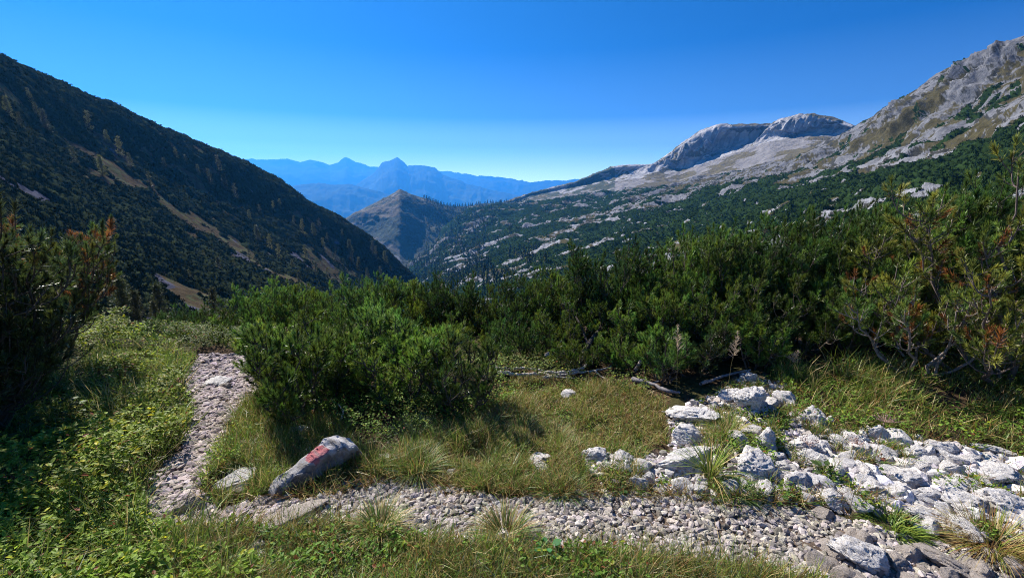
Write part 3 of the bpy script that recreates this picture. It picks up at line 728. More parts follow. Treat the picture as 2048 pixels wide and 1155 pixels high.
fn_noise = lambda px_, py_: fbm(np.nan_to_num(px_)/38, np.nan_to_num(py_)/22, octaves=3, seed=99)
forest('forest', PC, UC, TC, lambda a, b, t: (t < .76) & (a > 850) & (a < 1120) & (b < 560), 1500, (7, 14), (0.035, 0.05, 0.025), 'far dark spruce forest on the flank and saddle of the valley peak', rng)
forest('forest', PR, UR, TR, lambda a, b, t: (t < .8) & (a > 810) & (a < 1150) & (b > 400) & (b < 575) & ((fn_noise(a, b)+ (950-a)/260) > 0.0), 1700, (5, 11), (0.05, 0.065, 0.03), 'spruce and golden larch forest thinning across the valley bottom', rng)
# ------------------------------------------------------------------ stones
def ico(sub):
    import bmesh
    bm = bmesh.new(); bmesh.ops.create_icosphere(bm, subdivisions=sub, radius=1.0)
    V = np.array([v.co[:] for v in bm.verts]); F = np.array([[v.index for v in f.verts] for f in bm.faces]); bm.free()
    return V, F
ICO = {k: ico(k) for k in (1, 2, 3, 4, 5)}
def rock_shape(seed, sub=3, planes=12, rough=0.10, flat=1.0):
    g = np.random.default_rng(seed); V, F = ICO[sub]; V = V.copy(); nn = V.copy(); o = g.uniform(0, 50, 3)
    if rough:
        r1 = fbm(V[:, 0]*1.6+o[0], V[:, 1]*1.6+o[1], V[:, 2]*1.6+o[2], octaves=4, seed=seed, ridged=True)
        V = V*(1+r1*rough*1.8)[:, None]
    for k in range(planes):
        n = g.normal(0, 1, 3); n /= np.linalg.norm(n); d = g.uniform(0.42, 0.8)
        q = V @ n; m = q > d; V[m] -= (q[m]-d)[:, None]*n*0.95
    if rough:
        bd = g.normal(0, 1, 3)*[.4, .4, 1]; bd /= np.linalg.norm(bd); st = (V @ bd)*7 + 1.2*fbm(V[:, 0]*2, V[:, 1]*2, V[:, 2]*2, seed=seed+3)
        step = np.minimum(np.abs(st-np.round(st))*5, 1)              # bedding cracks
        r2 = fbm(V[:, 0]*6+o[0], V[:, 1]*6+o[1], V[:, 2]*8+o[2], octaves=4, seed=seed+1)
        r3 = fbm(V[:, 0]*3+o[0], V[:, 1]*3+o[1], V[:, 2]*3+o[2], octaves=3, seed=seed+2, ridged=True)
        V += nn*(r2*rough*0.25 - (1-step)*rough*0.35*(r3 > -.1) - np.maximum(0, r3-0.35)*rough*1.2)[:, None]
    V[:, 2] *= flat
    V /= np.abs(V).max(0)
    return V, F
def rock_material(name, c1, c2, c3, scale=6.0, paint=False):
    m, nt, p, out = new_mat(name); tc = N(nt, 'ShaderNodeTexCoord'); oi = N(nt, 'ShaderNodeObjectInfo')
    ad = N(nt, 'ShaderNodeVectorMath', operation='ADD'); nt.links.new(tc.outputs['Object'], ad.inputs[0]); nt.links.new(oi.outputs['Random'], ad.inputs[1])
    n1 = N(nt, 'ShaderNodeTexNoise', Scale=scale, Detail=9.0, Roughness=0.68); nt.links.new(ad.outputs[0], n1.inputs['Vector'])
    r = ramp(nt, [(0.30, c3), (0.43, c2), (0.60, c1), (0.8, tuple(min(1, q*1.12) for q in c1))]); nt.links.new(n1.outputs['Fac'], r.inputs[0])
    n2 = N(nt, 'ShaderNodeTexNoise', Scale=scale*2.2, Detail=8.0, Roughness=0.75); nt.links.new(ad.outputs[0], n2.inputs['Vector'])
    r2 = ramp(nt, [(0.33, (0.45, 0.45, 0.47)), (0.45, (1, 1, 1))]); nt.links.new(n2.outputs['Fac'], r2.inputs[0])
    mm = N(nt, 'ShaderNodeMix', data_type='RGBA', blend_type='MULTIPLY'); mm.inputs['Factor'].default_value = 0.55
    nt.links.new(r.outputs[0], mm.inputs[6]); nt.links.new(r2.outputs[0], mm.inputs[7]); src = mm.outputs[2]
    if paint:
        a = N(nt, 'ShaderNodeVertexColor', layer_name='Col'); 
        fm = N(nt, 'ShaderNodeMix', data_type='RGBA'); nt.links.new(a.outputs['Alpha'], fm.inputs[0])
        nt.links.new(src, fm.inputs[6])
        m3 = N(nt, 'ShaderNodeMix', data_type='RGBA', blend_type='MULTIPLY'); m3.inputs['Factor'].default_value = 0.6
        nt.links.new(a.outputs['Color'], m3.inputs[6]); nt.links.new(r2.outputs[0], m3.inputs[7]); nt.links.new(m3.outputs[2], fm.inputs[7]); src = fm.outputs[2]
    nt.links.new(src, p.inputs['Base Color']); p.inputs['Roughness'].default_value = 0.85; p.inputs['Specular IOR Level'].default_value = 0.25
    b = N(nt, 'ShaderNodeBump', Strength=0.9, Distance=0.02); nb = N(nt, 'ShaderNodeTexNoise', Scale=scale*2.5, Detail=9.0, Roughness=0.75)
    nt.links.new(ad.outputs[0], nb.inputs['Vector']); nt.links.new(nb.outputs['Fac'], b.inputs['Height']); nt.links.new(b.outputs[0], p.inputs['Normal'])
    return m
M['limestone'] = rock_material('limestone', (0.80, 0.76, 0.73), (0.60, 0.57, 0.56), (0.24, 0.22, 0.22), 5)
M['stone'] = rock_material('brown_grey_stone', (0.52, 0.45, 0.40), (0.38, 0.33, 0.29), (0.2, 0.17, 0.15), 6)
M['painted'] = rock_material('painted_boulder', (0.30, 0.275, 0.25), (0.16, 0.145, 0.13), (0.07, 0.065, 0.06), 8, paint=True)
M['gravel'] = attr_mat('gravel', rough=0.9, spec=0.2, var_scale=40, var=(0.65, 1.2), bump=80, bump_dist=0.006)

VRock = []
for k in range(14):
    V, F = rock_shape(200+k, 3, 13, 0.10, 1.0); VRock.append((V, F))
RME = {}
def rock_mesh(k, mat, sub=3):
    key = (k, mat, sub)
    if key not in RME:
        V, F = rock_shape(200+k, sub, 15, 0.20 if sub >= 4 else 0.08)
        RME[key] = mesh_data('rock_mesh', V, F, M[mat], sub >= 4)
    return RME[key]
def place_rock(px, py, wpx, hpx, k, mat, label, depth=0.8, rz=None, tilt=0.0, sub=4, group=None, name='rock', rx=0.0):
    """py is the row of the base's middle"""
    b = at(px, py); D = math.hypot(b[1], CAM_Z-b[2]); w = wpx/FPX*D/2*0.93; h = hpx/FPX*D/2*0.85
    rg = random.Random(px*31+py)
    o = link(name, rock_mesh(k, mat, sub), loc=b+np.array([0, 0, h*0.48]), rot=(rx, tilt, rg.uniform(-.5, .5) if rz is None else rz), scale=(w, w*depth, h))
    return tag(o, label, 'rock', group)
ROCKS = [
 # px, base row, width, height, shape, material, label, depth, rz, tilt
 (1500, 812, 80, 72, 0, 'limestone', 'tall furrowed limestone outcrop at the end of the turf clearing', 0.9, 0.2, 0.15),
 (1500, 762, 46, 34, 1, 'limestone', 'small pale block capping the back of the furrowed outcrop', 0.8, 0.5, 0),
 (1462, 800, 70, 34, 2, 'limestone', 'low limestone ledge leading up to the furrowed outcrop', 0.7, 0.3, -.3),
 (1572, 806, 58, 40, 3, 'limestone', 'grooved grey block beside the furrowed outcrop, black shade under it', 0.8, -0.3, 0.3),
 (1545, 812, 40, 32, 4, 'limestone', 'dark hollowed stone wedged between outcrop and grooved block', 0.8, 0, 0),
 (1632, 842, 52, 42, 5, 'limestone', 'half shaded knobbly stone standing alone in the herbs', 0.9, 0.4, 0.2),
 (1660, 846, 26, 24, 6, 'limestone', 'little pointed stone just beside the half shaded knobbly stone', 0.8, 0.4, 0),
 (1385, 838, 110, 44, 7, 'limestone', 'broad cracked limestone slab at the turf edge', 0.8, 0.1, -.1),
 (1375, 884, 84, 46, 8, 'limestone', 'pitted rounded limestone block under the cracked slab', 0.7, -0.2, 0.2),
 (1360, 930, 170, 50, 9, 'limestone', 'long smooth white ridge stone pointing to the tall grass', 0.4, 0.25, -.15),
 (1478, 886, 52, 40, 10, 'limestone', 'dark faced stone behind the tall grass clump', 0.8, -.4, 0.3),
 (1530, 892, 54, 60, 11, 'limestone', 'bright white curved stone in the middle of the turf gap', 0.9, 0.8, 0.2),
 (1505, 868, 60, 26, 12, 'limestone', 'weathered grey stone leading into the white curved one', 0.7, -.4, 0.2),
 (1498, 942, 92, 62, 13, 'limestone', 'big cube like white block beside the tall grass clump', 0.9, 0.1, 0.1),
 (1555, 916, 50, 22, 0, 'limestone', 'small flat wedge casting shade next to the big white block', 0.7, 0, 0.1),
 (1615, 895, 120, 36, 1, 'limestone', 'wide flat grey slab in front of the half shaded knobbly stone', 0.6, 0, -.05),
 (1630, 920, 90, 28, 2, 'limestone', 'low slab with rosy lichen below the wide flat one', 0.6, 0.3, 0),
 (1757, 875, 46, 42, 3, 'limestone', 'upright stone behind the dried umbel, lit from the west', 0.8, 0.2, 0),
 (1720, 903, 74, 34, 4, 'limestone', 'oblong block at the back of the rubble, near the dried umbel', 0.7, 0, 0.1),
 (1772, 920, 60, 36, 5, 'limestone', 'rounded boulder with a black shade beside the oblong block', 0.8, 0.2, 0.1),
 (1888, 903, 92, 34, 6, 'limestone', 'long light grey slab at the foot of the herb bank', 0.5, -.15, 0.12),
 (1985, 905, 84, 26, 7, 'limestone', 'grooved slab half sunk in the grass past the long light one', 0.5, -.1, 0.1),
 (1845, 915, 66, 30, 8, 'limestone', 'stone tucked below the long light grey slab', 0.7, 0.2, 0),
 (1895, 950, 70, 48, 9, 'limestone', 'squarish grey block standing proud in the middle of the rubble', 0.8, 0.5, 0.2),
 (1845, 945, 70, 36, 10, 'limestone', 'pale block leaning on the squarish grey one', 0.8, -.3, 0.2),
 (1940, 922, 50, 24, 11, 'limestone', 'oval stone between the squarish block and the grooved slab', 0.8, 0, 0),
 (1990, 958, 130, 44, 12, 'limestone', 'large whitish slab at the eastern edge of the rubble', 0.6, -.2, 0.1),
 (1730, 958, 66, 44, 13, 'limestone', 'slanted slate grey plate in the rubble by the reddish dead plant', 0.8, 0.6, 0.35),
 (1810, 962, 80, 40, 0, 'limestone', 'white stone heap member between reddish dead plant and squarish block', 0.8, 0.1, 0),
 (1750, 985, 90, 34, 1, 'limestone', 'long dark fronted stone under the slanted plate', 0.6, 0.1, 0),
 (1800, 1000, 84, 36, 2, 'limestone', 'bright rounded stone at the front of the rubble', 0.7, -.1, 0),
 (1860, 1000, 90, 34, 3, 'limestone', 'rough stone before the squarish block, shaded on its near side', 0.7, 0.2, 0.1),
 (1930, 1010, 96, 44, 4, 'limestone', 'big white block with a brown hollow, near the brown tussock', 0.7, 0, 0.15),
 (2010, 1022, 110, 50, 5, 'limestone', 'large brownish white block behind the brown tussock', 0.7, -.2, 0.2),
 (1870, 1040, 110, 28, 6, 'limestone', 'thin shaded plate lying over a small cavity', 0.5, -.25, 0.2),
 (1960, 1040, 80, 30, 7, 'limestone', 'narrow white plate beside the thin shaded one', 0.5, -.3, 0.2),
 (1670, 1012, 62, 38, 8, 'limestone', 'rosy angular stone at the edge between gravel and rubble', 0.8, 0.2, 0),
 (1690, 992, 50, 26, 9, 'limestone', 'bright stone just behind the rosy angular one', 0.8, 0, 0),
 (1652, 1035, 44, 30, 10, 'stone', 'tan triangular stone on the gravel near the rosy angular one', 0.8, 0.1, 0),
 (1590, 968, 60, 38, 11, 'limestone', 'white block beside the broad leaved herbs', 0.8, 0.2, 0),
 (1530, 985, 60, 36, 12, 'limestone', 'white stone with a dark cleft, between grass tufts', 0.7, 0.4, 0.2),
 (1640, 968, 40, 24, 13, 'limestone', 'small stone on the far side of the broad leaved herbs', 0.8, 0, 0),
 (1400, 985, 54, 26, 0, 'limestone', 'shaded hollow stone above the wide gravel trail', 0.7, 0, 0.2),
 (1298, 962, 50, 32, 1, 'limestone', 'small white heap stone above the wide gravel trail', 0.8, 0, 0),
 (1245, 925, 50, 36, 2, 'limestone', 'white knob leaning on the grey block in the turf', 0.8, -.2, 0),
 (1195, 922, 74, 44, 3, 'limestone', 'grey angular block in the turf, first of the stone row', 0.8, 0.1, 0),
 (1078, 924, 66, 24, 4, 'limestone', 'pale wedge shaped stone lying alone in the turf', 0.6, 0.1, -.1),
 (1082, 940, 38, 20, 5, 'limestone', 'white stone right below the pale wedge', 0.8, 0, 0),
 (905, 948, 28, 16, 6, 'limestone', 'single small white stone in the turf above the gravel', 0.8, 0, 0),
 (1160, 1016-26, 34, 22, 7, 'stone', 'brownish stone on the turf lip of the gravel trail', 0.8, 0, 0),
 (1137, 792, 44, 16, 8, 'limestone', 'flat white stone below the bleached branches', 0.7, 0, 0),
 (876, 898, 24, 26, 9, 'limestone', 'bluish upright stone beside the silvery grass tuft', 0.8, 0, 0),
 (778, 922, 66, 18, 10, 'limestone', 'low pale stone past the upper end of the marked boulder', 0.6, 0, 0),
 (603, 868, 52, 26, 11, 'limestone', 'shaded pale stone under the bushy young pine', 0.8, 0, 0),
 (614, 905, 30, 18, 12, 'limestone', 'small blue grey stone behind the marked boulder', 0.8, 0, 0),
 (462, 968, 100, 26, 13, 'limestone', 'flat overhanging stone on the bank between both trails', 0.6, 0.15, -.15),
 (375, 1018, 62, 34, 0, 'stone', 'dark edged slab stepping down into the narrow trail', 0.7, 0.4, -.3),
 (478, 990, 34, 28, 1, 'stone', 'leaning tan stone beneath the flat overhanging one', 0.6, 0.5, -.5),
 (435, 768, 60, 22, 2, 'limestone', 'grey step stone across the upper narrow trail', 0.8, 0.2, 0),
 (452, 776, 30, 18, 3, 'stone', 'small stone with grass against the step stone', 0.8, 0.2, 0),
 (512, 1096, 44, 18, 4, 'limestone', 'half buried pale stone in the grass beneath the trail junction', 0.7, 0.2, 0),
 (512, 1112, 34, 12, 5, 'limestone', 'white stone chip right below the half buried one', 0.7, 0.2, 0),
 (1730, 1128, 128, 64, 6, 'limestone', 'large angular boulder lit on its western face beside the gravel trail', 0.7, -0.35, 0.35),
 (1900, 1140, 120, 40, 7, 'stone', 'long pale brown slab past the large angular boulder', 0.6, -.4, 0.25),
 (1800, 1140, 60, 36, 8, 'stone', 'brown stone directly at the shaded foot of the large angular boulder', 0.8, 0.3, 0.1),
 (2025, 1145, 84, 44, 9, 'stone', 'rounded rosy stone under the brown tussock', 0.8, 0, 0.1),
 (1990, 1120, 50, 30, 10, 'stone', 'smaller grey rosy stone under the brown tussock', 0.8, 0.4, 0.1),
 (1960, 1150, 60, 34, 11, 'stone', 'dull brown stone between the long slab and the rosy stone', 0.8, 0.7, 0.1),
]
for a in ROCKS:
    place_rock(*a, sub=5 if a[2] > 60 else 4)
# the flat slab below the marked boulder
place_rock(560, 1052, 180, 36, 9, 'stone', 'long flat slab lying below the marked boulder at the trail junction', 0.45, 0.45, -.12, sub=4)
# countless-looking but countable smaller blocks of the rubble
rg = np.random.default_rng(9)
def small_blocks(poly, n, s0, s1, mat, label, group):
    Q = ground_points(n, (-3, 7), (1.0, 6), rg, poly)
    for k, q in enumerate(Q):
        s = rg.uniform(s0, s1); v = int(rg.integers(0, 14))
        o = link('rock', rock_mesh(v, mat, 3), loc=q+[0, 0, s*0.3], rot=(rg.uniform(-.4, .4), rg.uniform(-.4, .4), rg.uniform(0, 6.28)), scale=(s*rg.uniform(.8, 1.4), s*rg.uniform(.7, 1.1), s*rg.uniform(.45, .85)))
        tag(o, label, 'rock', group)
RUB1 = [(1640,880),(1800,885),(2048,925),(2300,960),(2300,1060),(2048,1085),(1850,1055),(1700,1020),(1640,990),(1620,930)]
RUB2 = [(1215,935),(1330,925),(1470,935),(1640,930),(1650,1000),(1500,1000),(1330,985),(1230,975)]
RUB3 = [(1700,1060),(1850,1080),(2048,1120),(2300,1180),(2200,1300),(1700,1180),(1620,1120)]
small_blocks(RUB1, 120, 0.025, 0.075, 'limestone', 'one of many loose white limestone blocks heaped in the rubble', 'loose white blocks of the rubble')
small_blocks(RUB2, 75, 0.022, 0.055, 'limestone', 'one of the small white stones strewn between turf and gravel trail', 'small white stones above the gravel trail')
small_blocks(RUB3, 36, 0.025, 0.06, 'stone', 'one of the brown grey cobbles around the large angular boulder', 'cobbles around the large angular boulder')
# gravel: nobody could count it
GV = [rock_shape(300+k, 1, 7, 0.0) for k in range(6)]
def gravel(name, poly, n, s0, s1, rgb, label, seed, flat=(.4, .8)):
    g = np.random.default_rng(seed); Q = ground_points(n, (-4, 7), (0.9, 5.6), g, None, lambda P, px, py: in_poly(px+16*fbm(P[:, 0]*6, P[:, 1]*6, octaves=4, seed=44), py+13*fbm(P[:, 0]*6, P[:, 1]*6, octaves=4, seed=45), poly) & (fbm(P[:, 0]*4, P[:, 1]*4, octaves=3, seed=seed+40) > g.uniform(-.9, -.05, len(P)))); parts = []
    n = len(Q); pick = g.integers(0, len(GV), n)
    for k, (V, F) in enumerate(GV):
        q = Q[pick == k]; m = len(q); s = s0+(s1-s0)*g.random(m)**2.8
        sc = np.stack([s*g.uniform(.8, 1.4, m), s*g.uniform(.6, 1.1, m), s*g.uniform(*flat, m)], 1)
        D = np.stack([g.normal(0, .3, m), g.normal(0, .3, m), np.ones(m)], 1)
        t = np.array(rgb)[None]*g.uniform(.4, 1.45, (m, 1))*np.stack([np.ones(m), g.uniform(.93, 1.02, m), g.uniform(.86, 1.08, m)], 1)
        parts.append(inst(V, F, q+np.stack([0*s, 0*s, s*g.uniform(0, .45, m)], 1), rot_from_axis(D, g.uniform(0, 6.28, m)), sc, tint=t))
    V, F, C = join(parts)
    tag(link(name, mesh_data(name, V, F, M['gravel'], False, C)), label, 'gravel', kind='stuff')
gravel('gravel', TRAIL_B, 19000, 0.004, 0.023, (0.40, 0.365, 0.325), 'loose rosy grey gravel of the wide trail', 1)
gravel('gravel', TRAIL_A, 9500, 0.005, 0.032, (0.42, 0.36, 0.35), 'flat grey stone chips paving the narrow trail', 2, (.25, .5))
gravel('gravel', SCREE, 5200, 0.010, 0.035, (0.56, 0.52, 0.50), 'small white chips filling the gaps of the rubble', 3)

gravel('rubble', RUB1, 900, 0.012, 0.060, (0.62, 0.59, 0.58), 'smallest white rubble packed between the limestone blocks', 4)

# ------------------------------------------------------------------ the painted boulder
def boulder():
    A, B = at(548, 1008), at(728, 935)
    ax = B-A; L = np.linalg.norm(ax[:2]); d = np.array([ax[0], ax[1], 0])/L; back = np.array([-d[1], d[0], 0])
    ns, nr_ = 90, 64; s = np.linspace(0, 1, ns); f = np.linspace(0, 2*PI, nr_, endpoint=False)
    ht = np.interp(s, [0, .06, .25, .45, .62, .8, .93, 1], [.02, .07, .11, .155, .185, .18, .155, .08])
    zb = np.interp(s, [0, .5, .8, 1], [-.04, -.04, .0, .05])
    th_ = np.interp(s, [0, .06, .3, .6, .9, 1], [.015, .03, .042, .05, .05, .03])
    V = np.zeros((ns, nr_, 3)); colr = np.zeros((ns, nr_, 4))
    for i in range(ns):
        c, q = np.cos(f), np.sin(f)
        c2 = np.sign(c)*np.abs(c)**0.4; q2 = np.sign(q)*np.abs(q)**0.4
        zz = zb[i] + (q2*0.5+0.5)*(ht[i]-zb[i])
        off = c2*th_[i]*(0.8+0.25*q2) + (0.5-0.5*q2)*0.03           # leans over towards the viewer
        zz = zz - 0.30*np.clip(-off, -1, 1)*(q2 > 0)*0 + np.where(q2 > 0, off*0.25, 0)
        V[i] = A[None]*0 + np.array([A[0], A[1], A[2]*(1-s[i])+B[2]*s[i]]) + d*(s[i]*L) + back*(off[:, None]+0.05) + np.stack([0*zz, 0*zz, zz], 1)
        top = smooth(.62, .92, q2 + 0.15*np.sin(s[i]*34+c*3) + 0.1*np.sin(s[i]*71))
        sj = s[i] + 0.03*np.sin(c*5+s[i]*20)
        red = ((sj > .42) & (sj < .60)); wht = ((sj >= .60) & (sj < .99)) | (sj < .42)
        crack = (np.abs(c2-0.15) < 0.10) & red
        a = np.where(crack, .15, 1.0)*top
        colr[i, :, :3] = np.where(np.broadcast_to(red, c.shape)[:, None], np.array([[0.60, 0.10, 0.13]]), np.array([[0.62, 0.62, 0.66]]))
        colr[i, :, 3] = np.where(red, a*.6, np.where(sj < .42, a*.32, a*.55))
    P = V.reshape(-1, 3); 
    nzz = fbm(P[:, 0]*5, P[:, 1]*5, P[:, 2]*7, octaves=5, seed=5, ridged=True); nzz = 0.35*nzz + 0.65*np.round(nzz*3)/3
    ctr = np.repeat(V.mean(1), nr_, axis=0); o = P-ctr; o /= np.maximum(np.linalg.norm(o, axis=1, keepdims=True), 1e-6)
    n2 = fbm(P[:, 0]*22, P[:, 1]*22, P[:, 2]*30, octaves=3, seed=6)
    P = P + o*(nzz*0.044 + n2*0.008)[:, None]*np.array([1, 1, .7])
    i = np.arange(ns-1)[:, None]*nr_; j = np.arange(nr_)[None]; j2 = (j+1) % nr_
    F = np.stack([i+j, i+j2, i+nr_+j2, i+nr_+j], -1).reshape(-1, 4)
    P = np.concatenate([P, P[:nr_].mean(0)[None], P[-nr_:].mean(0)[None]]); j = np.arange(nr_)
    c0 = np.stack([np.full(nr_, ns*nr_), (j+1) % nr_, j], 1); c1 = np.stack([np.full(nr_, ns*nr_+1), (ns-1)*nr_+j, (ns-1)*nr_+(j+1) % nr_], 1)
    me = mesh_data('boulder', P, [F, c0, c1], M['painted'], False)
    colr[:, :, 3] *= smooth(-.35, .15, fbm(V[..., 0]*30, V[..., 1]*30, V[..., 2]*30, octaves=4, seed=12)+0.12)
    a = me.color_attributes.new('Col', 'FLOAT_COLOR', 'POINT'); cc = np.zeros((len(P), 4), np.float32); cc[:ns*nr_] = colr.reshape(-1, 4)
    a.data.foreach_set('color', cc.ravel())
    tag(link('boulder', me), 'long tilted boulder with a red and white painted trail mark on top', 'boulder')
boulder()

# ------------------------------------------------------------------ grass
def blade(seed, bend, seg=3, w=0.018):
    V = []
    for k in range(seg+1):
        t = k/seg; x = bend*t*t; z = t*(1-0.35*abs(bend)*t); ww = w*(1-t)**0.6
        V += [[x, -ww, z], [x, ww, z]] if k < seg else [[x, 0, z]]
    F = []
    for k in range(seg-1): a = 2*k; F += [[a, a+1, a+3], [a, a+3, a+2]]
    a = 2*(seg-1); F += [[a, a+1, a+2]]
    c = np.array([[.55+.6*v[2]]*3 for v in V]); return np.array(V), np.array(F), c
BL = [blade(k, b) for k, b in enumerate((0.15, 0.45, 0.8, 1.1))]
GCOL = {'green': (0.15, 0.25, 0.04), 'lime': (0.28, 0.35, 0.05), 'straw': (0.52, 0.40, 0.16), 'rust': (0.34, 0.18, 0.06), 'silver': (0.20, 0.27, 0.17), 'dark': (0.05, 0.10, 0.03)}
def blades(pos, length, width, cols, probs, g, lean=0.35, bias=(0, 0)):
    n = len(pos); pick = g.integers(0, 4, n); parts = []
    cc = np.array([GCOL[c] for c in cols]); ch = g.choice(len(cols), n, p=np.array(probs)/sum(probs))
    tint = cc[ch]*g.uniform(.6, 1.4, (n, 1))
    for k, (V, F, c) in enumerate(BL):
        m = pick == k; q = pos[m]; nn = len(q)
        D = np.stack([g.normal(bias[0], lean, nn), g.normal(bias[1], lean, nn), np.ones(nn)], 1)
        L = length[m]; sc = np.stack([L, width[m]/0.018, L], 1)
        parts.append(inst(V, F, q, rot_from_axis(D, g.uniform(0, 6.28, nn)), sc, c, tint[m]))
    return parts
STONES = [at(a[0], a[1]) for a in ROCKS]; SR_ = [a[2]/FPX*math.hypot(s[1], 1.6)/2 for a, s in zip(ROCKS, STONES)]
def off_stones(P, px, py):
    ok = ~(in_poly(px, py, TRAIL_A) | in_poly(px, py, TRAIL_B))
    for s, r_ in zip(STONES, SR_): ok &= np.hypot(P[:, 0]-s[0], P[:, 1]-s[1]) > r_*0.75
    return ok
g = np.random.default_rng(70); parts = []
def clumpy(P, px, py, sc=5.0, thr=-0.25, seed=0): return fbm(P[:, 0]*sc, P[:, 1]*sc, octaves=3, seed=seed) > thr
def turf(n, poly, l0, l1, cols, probs, thr=-0.2, wid=0.0018, avoid_scree=True, lean=.35, xr=(-4, 7), yr=(0.9, 6), seed=1, bias=(0, 0)):
    f = lambda P, px, py: off_stones(P, px, py) & clumpy(P, px, py, 5, thr, seed) & (~in_poly(px, py, SCREE) | (not avoid_scree))
    Q = ground_points(n, xr, yr, g, poly, f); m = len(Q)
    mul = 0.6+0.6*smooth(-.4, .4, fbm(Q[:, 0]*3, Q[:, 1]*3, octaves=2, seed=seed+9))
    parts.extend(blades(Q, g.uniform(l0, l1, m)*mul, g.uniform(.7, 1.5, m)*wid, cols, probs, g, lean, bias))
TURF_C = [(690,960),(720,930),(840,880),(1000,800),(1020,760),(1250,770),(1330,800),(1340,870),(1340,930),(1160,930),(1160,985),(1000,990),(800,958)]
BOTTOM = [(480,1062),(620,1044),(720,1050),(850,1080),(1000,1100),(1200,1108),(1350,1118),(1500,1136),(1650,1168),(1650,1400),(300,1400),(300,1070)]
LEFT = [(-900,700),(390,700),(375,760),(402,830),(385,885),(320,945),(296,1000),(300,1062),(480,1062),(400,1400),(-900,1600)]
BANK = [(500,712),(560,760),(700,860),(700,930),(560,985),(440,1020),(400,985),(415,930),(452,880),(462,830),(500,790),(516,740)]
RIGHT = [(1530,745),(2048,700),(3000,690),(3000,1000),(2048,930),(1850,885),(1680,880),(1600,850)]
turf(26000, TURF_C, .04, .12, ['straw', 'lime', 'green', 'rust'], [5, 3, 2.2, 2.2], -.5, .0016)
turf(9000, [(640,980),(690,900),(1000,860),(1180,900),(1180,985),(1000,992),(790,958)], .07, .17, ['green', 'lime', 'straw', 'rust'], [4, 2, 2, 1], -.1, .0018, seed=2)
turf(30000, BOTTOM, .05, .15, ['green', 'lime', 'straw', 'silver', 'rust'], [3.5, 2.5, 4, .8, 1.6], -.45, .0016, lean=.45, bias=(.3, 0), seed=3)
turf(16000, LEFT, .10, .26, ['green', 'lime', 'straw', 'dark'], [4, 3, 2, 1.5], -.15, .0022, lean=.5, bias=(.35, -.1), seed=4)
turf(13000, BANK, .06, .17, ['green', 'lime', 'straw', 'rust'], [4, 3, 2.5, 1], -.35, .0018, lean=.5, bias=(.35, -.1), seed=5)
turf(28000, RIGHT, .08, .24, ['green', 'lime', 'straw', 'rust'], [4, 3, 3, 1], -.4, .0022, lean=.45, bias=(.2, -.1), seed=6)
turf(12000, SCREE, .03, .12, ['green', 'straw', 'rust'], [4, 2.5, 1], .12, .0018, avoid_scree=False, seed=7)
# tufts hanging over the rim of the gravel
rim = lambda P, px, py: (np.abs(py-np.interp(px, [640, 790, 900, 1100, 1330, 1450], [988, 955, 975, 990, 986, 1002])) < 9)
Q = ground_points(2600, (-1.2, 2), (1.5, 3), g, None, rim); parts.extend(blades(Q, g.uniform(.05, .14, len(Q)), np.full(len(Q), .0016), ['rust', 'straw', 'green'], [3, 3, 3], g, .6, (0, -.5)))
V, F, C = join(parts)
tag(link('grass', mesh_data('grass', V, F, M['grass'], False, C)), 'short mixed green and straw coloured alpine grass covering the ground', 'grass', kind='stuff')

# grass clumps that stand out one by one
def tussock(px, py, n, l0, l1, cols, probs, rad, label, wid=.0022, spread=.5, seed=0, name='grass_tussock'):
    g = np.random.default_rng(seed+px); b = at(px, py)
    a = g.uniform(0, 6.28, n); r_ = rad*np.sqrt(g.random(n)); pos = np.stack([np.cos(a)*r_, np.sin(a)*r_, np.full(n, -.01)], 1)
    L = g.uniform(l0, l1, n); pick = g.integers(0, 4, n); parts = []
    cc = np.array([GCOL[c] for c in cols]); tint = cc[g.choice(len(cols), n, p=np.array(probs)/sum(probs))]*g.uniform(.7, 1.4, (n, 1))
    for k, (V, F, c) in enumerate(BL):
        m = pick == k; nn = m.sum(); D = np.stack([np.cos(a[m])*spread*g.uniform(.3, 1.3, nn), np.sin(a[m])*spread*g.uniform(.3, 1.3, nn), np.ones(nn)], 1)
        rot = rot_from_axis(D, np.zeros(nn)); 
        # bend away from the centre
        Z_ = rot[:, :, 2]; Xd = np.stack([np.cos(a[m]), np.sin(a[m]), np.zeros(nn)], 1); Xd = Xd-Z_*(Xd*Z_).sum(1, keepdims=True); Xd /= np.linalg.norm(Xd, axis=1, keepdims=True)
        rot = np.stack([Xd, np.cross(Z_, Xd), Z_], 2)
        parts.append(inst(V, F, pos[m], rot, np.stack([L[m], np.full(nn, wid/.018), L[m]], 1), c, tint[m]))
    V, F, C = join(parts)
    return tag(link(name, mesh_data(name, V, F, M['grass'], False, C), loc=b), label, 'grass tussock')
tussock(833, 872, 420, .10, .20, ['silver', 'green'], [4, 1], .05, 'silvery green fountain shaped grass tussock under the open forked pine')
tussock(838, 945, 520, .10, .22, ['green', 'silver', 'straw'], [4, 2, 2], .07, 'large drooping green tussock past the upper end of the marked boulder')
tussock(1125, 985, 420, .07, .15, ['dark', 'green', 'rust'], [3, 3, 1], .07, 'dark green tussock hanging over the gravel below the pale wedge stone')
tussock(475, 925, 420, .08, .17, ['silver', 'green', 'straw'], [2, 3, 2], .07, 'silvery tussock just above the flat overhanging stone')
tussock(540, 900, 380, .08, .16, ['rust', 'straw', 'green'], [2, 3, 2], .07, 'orange tinged tussock between marked boulder and narrow trail')
tussock(1420, 958, 110, .12, .34, ['lime', 'green', 'straw'], [4, 2, 1], .02, 'tall upright lime green grass clump growing out of the white stones', .0034, .25)
tussock(1455, 868, 360, .08, .20, ['straw', 'lime', 'green'], [3, 3, 2], .07, 'olive tussock behind the tall upright grass clump')
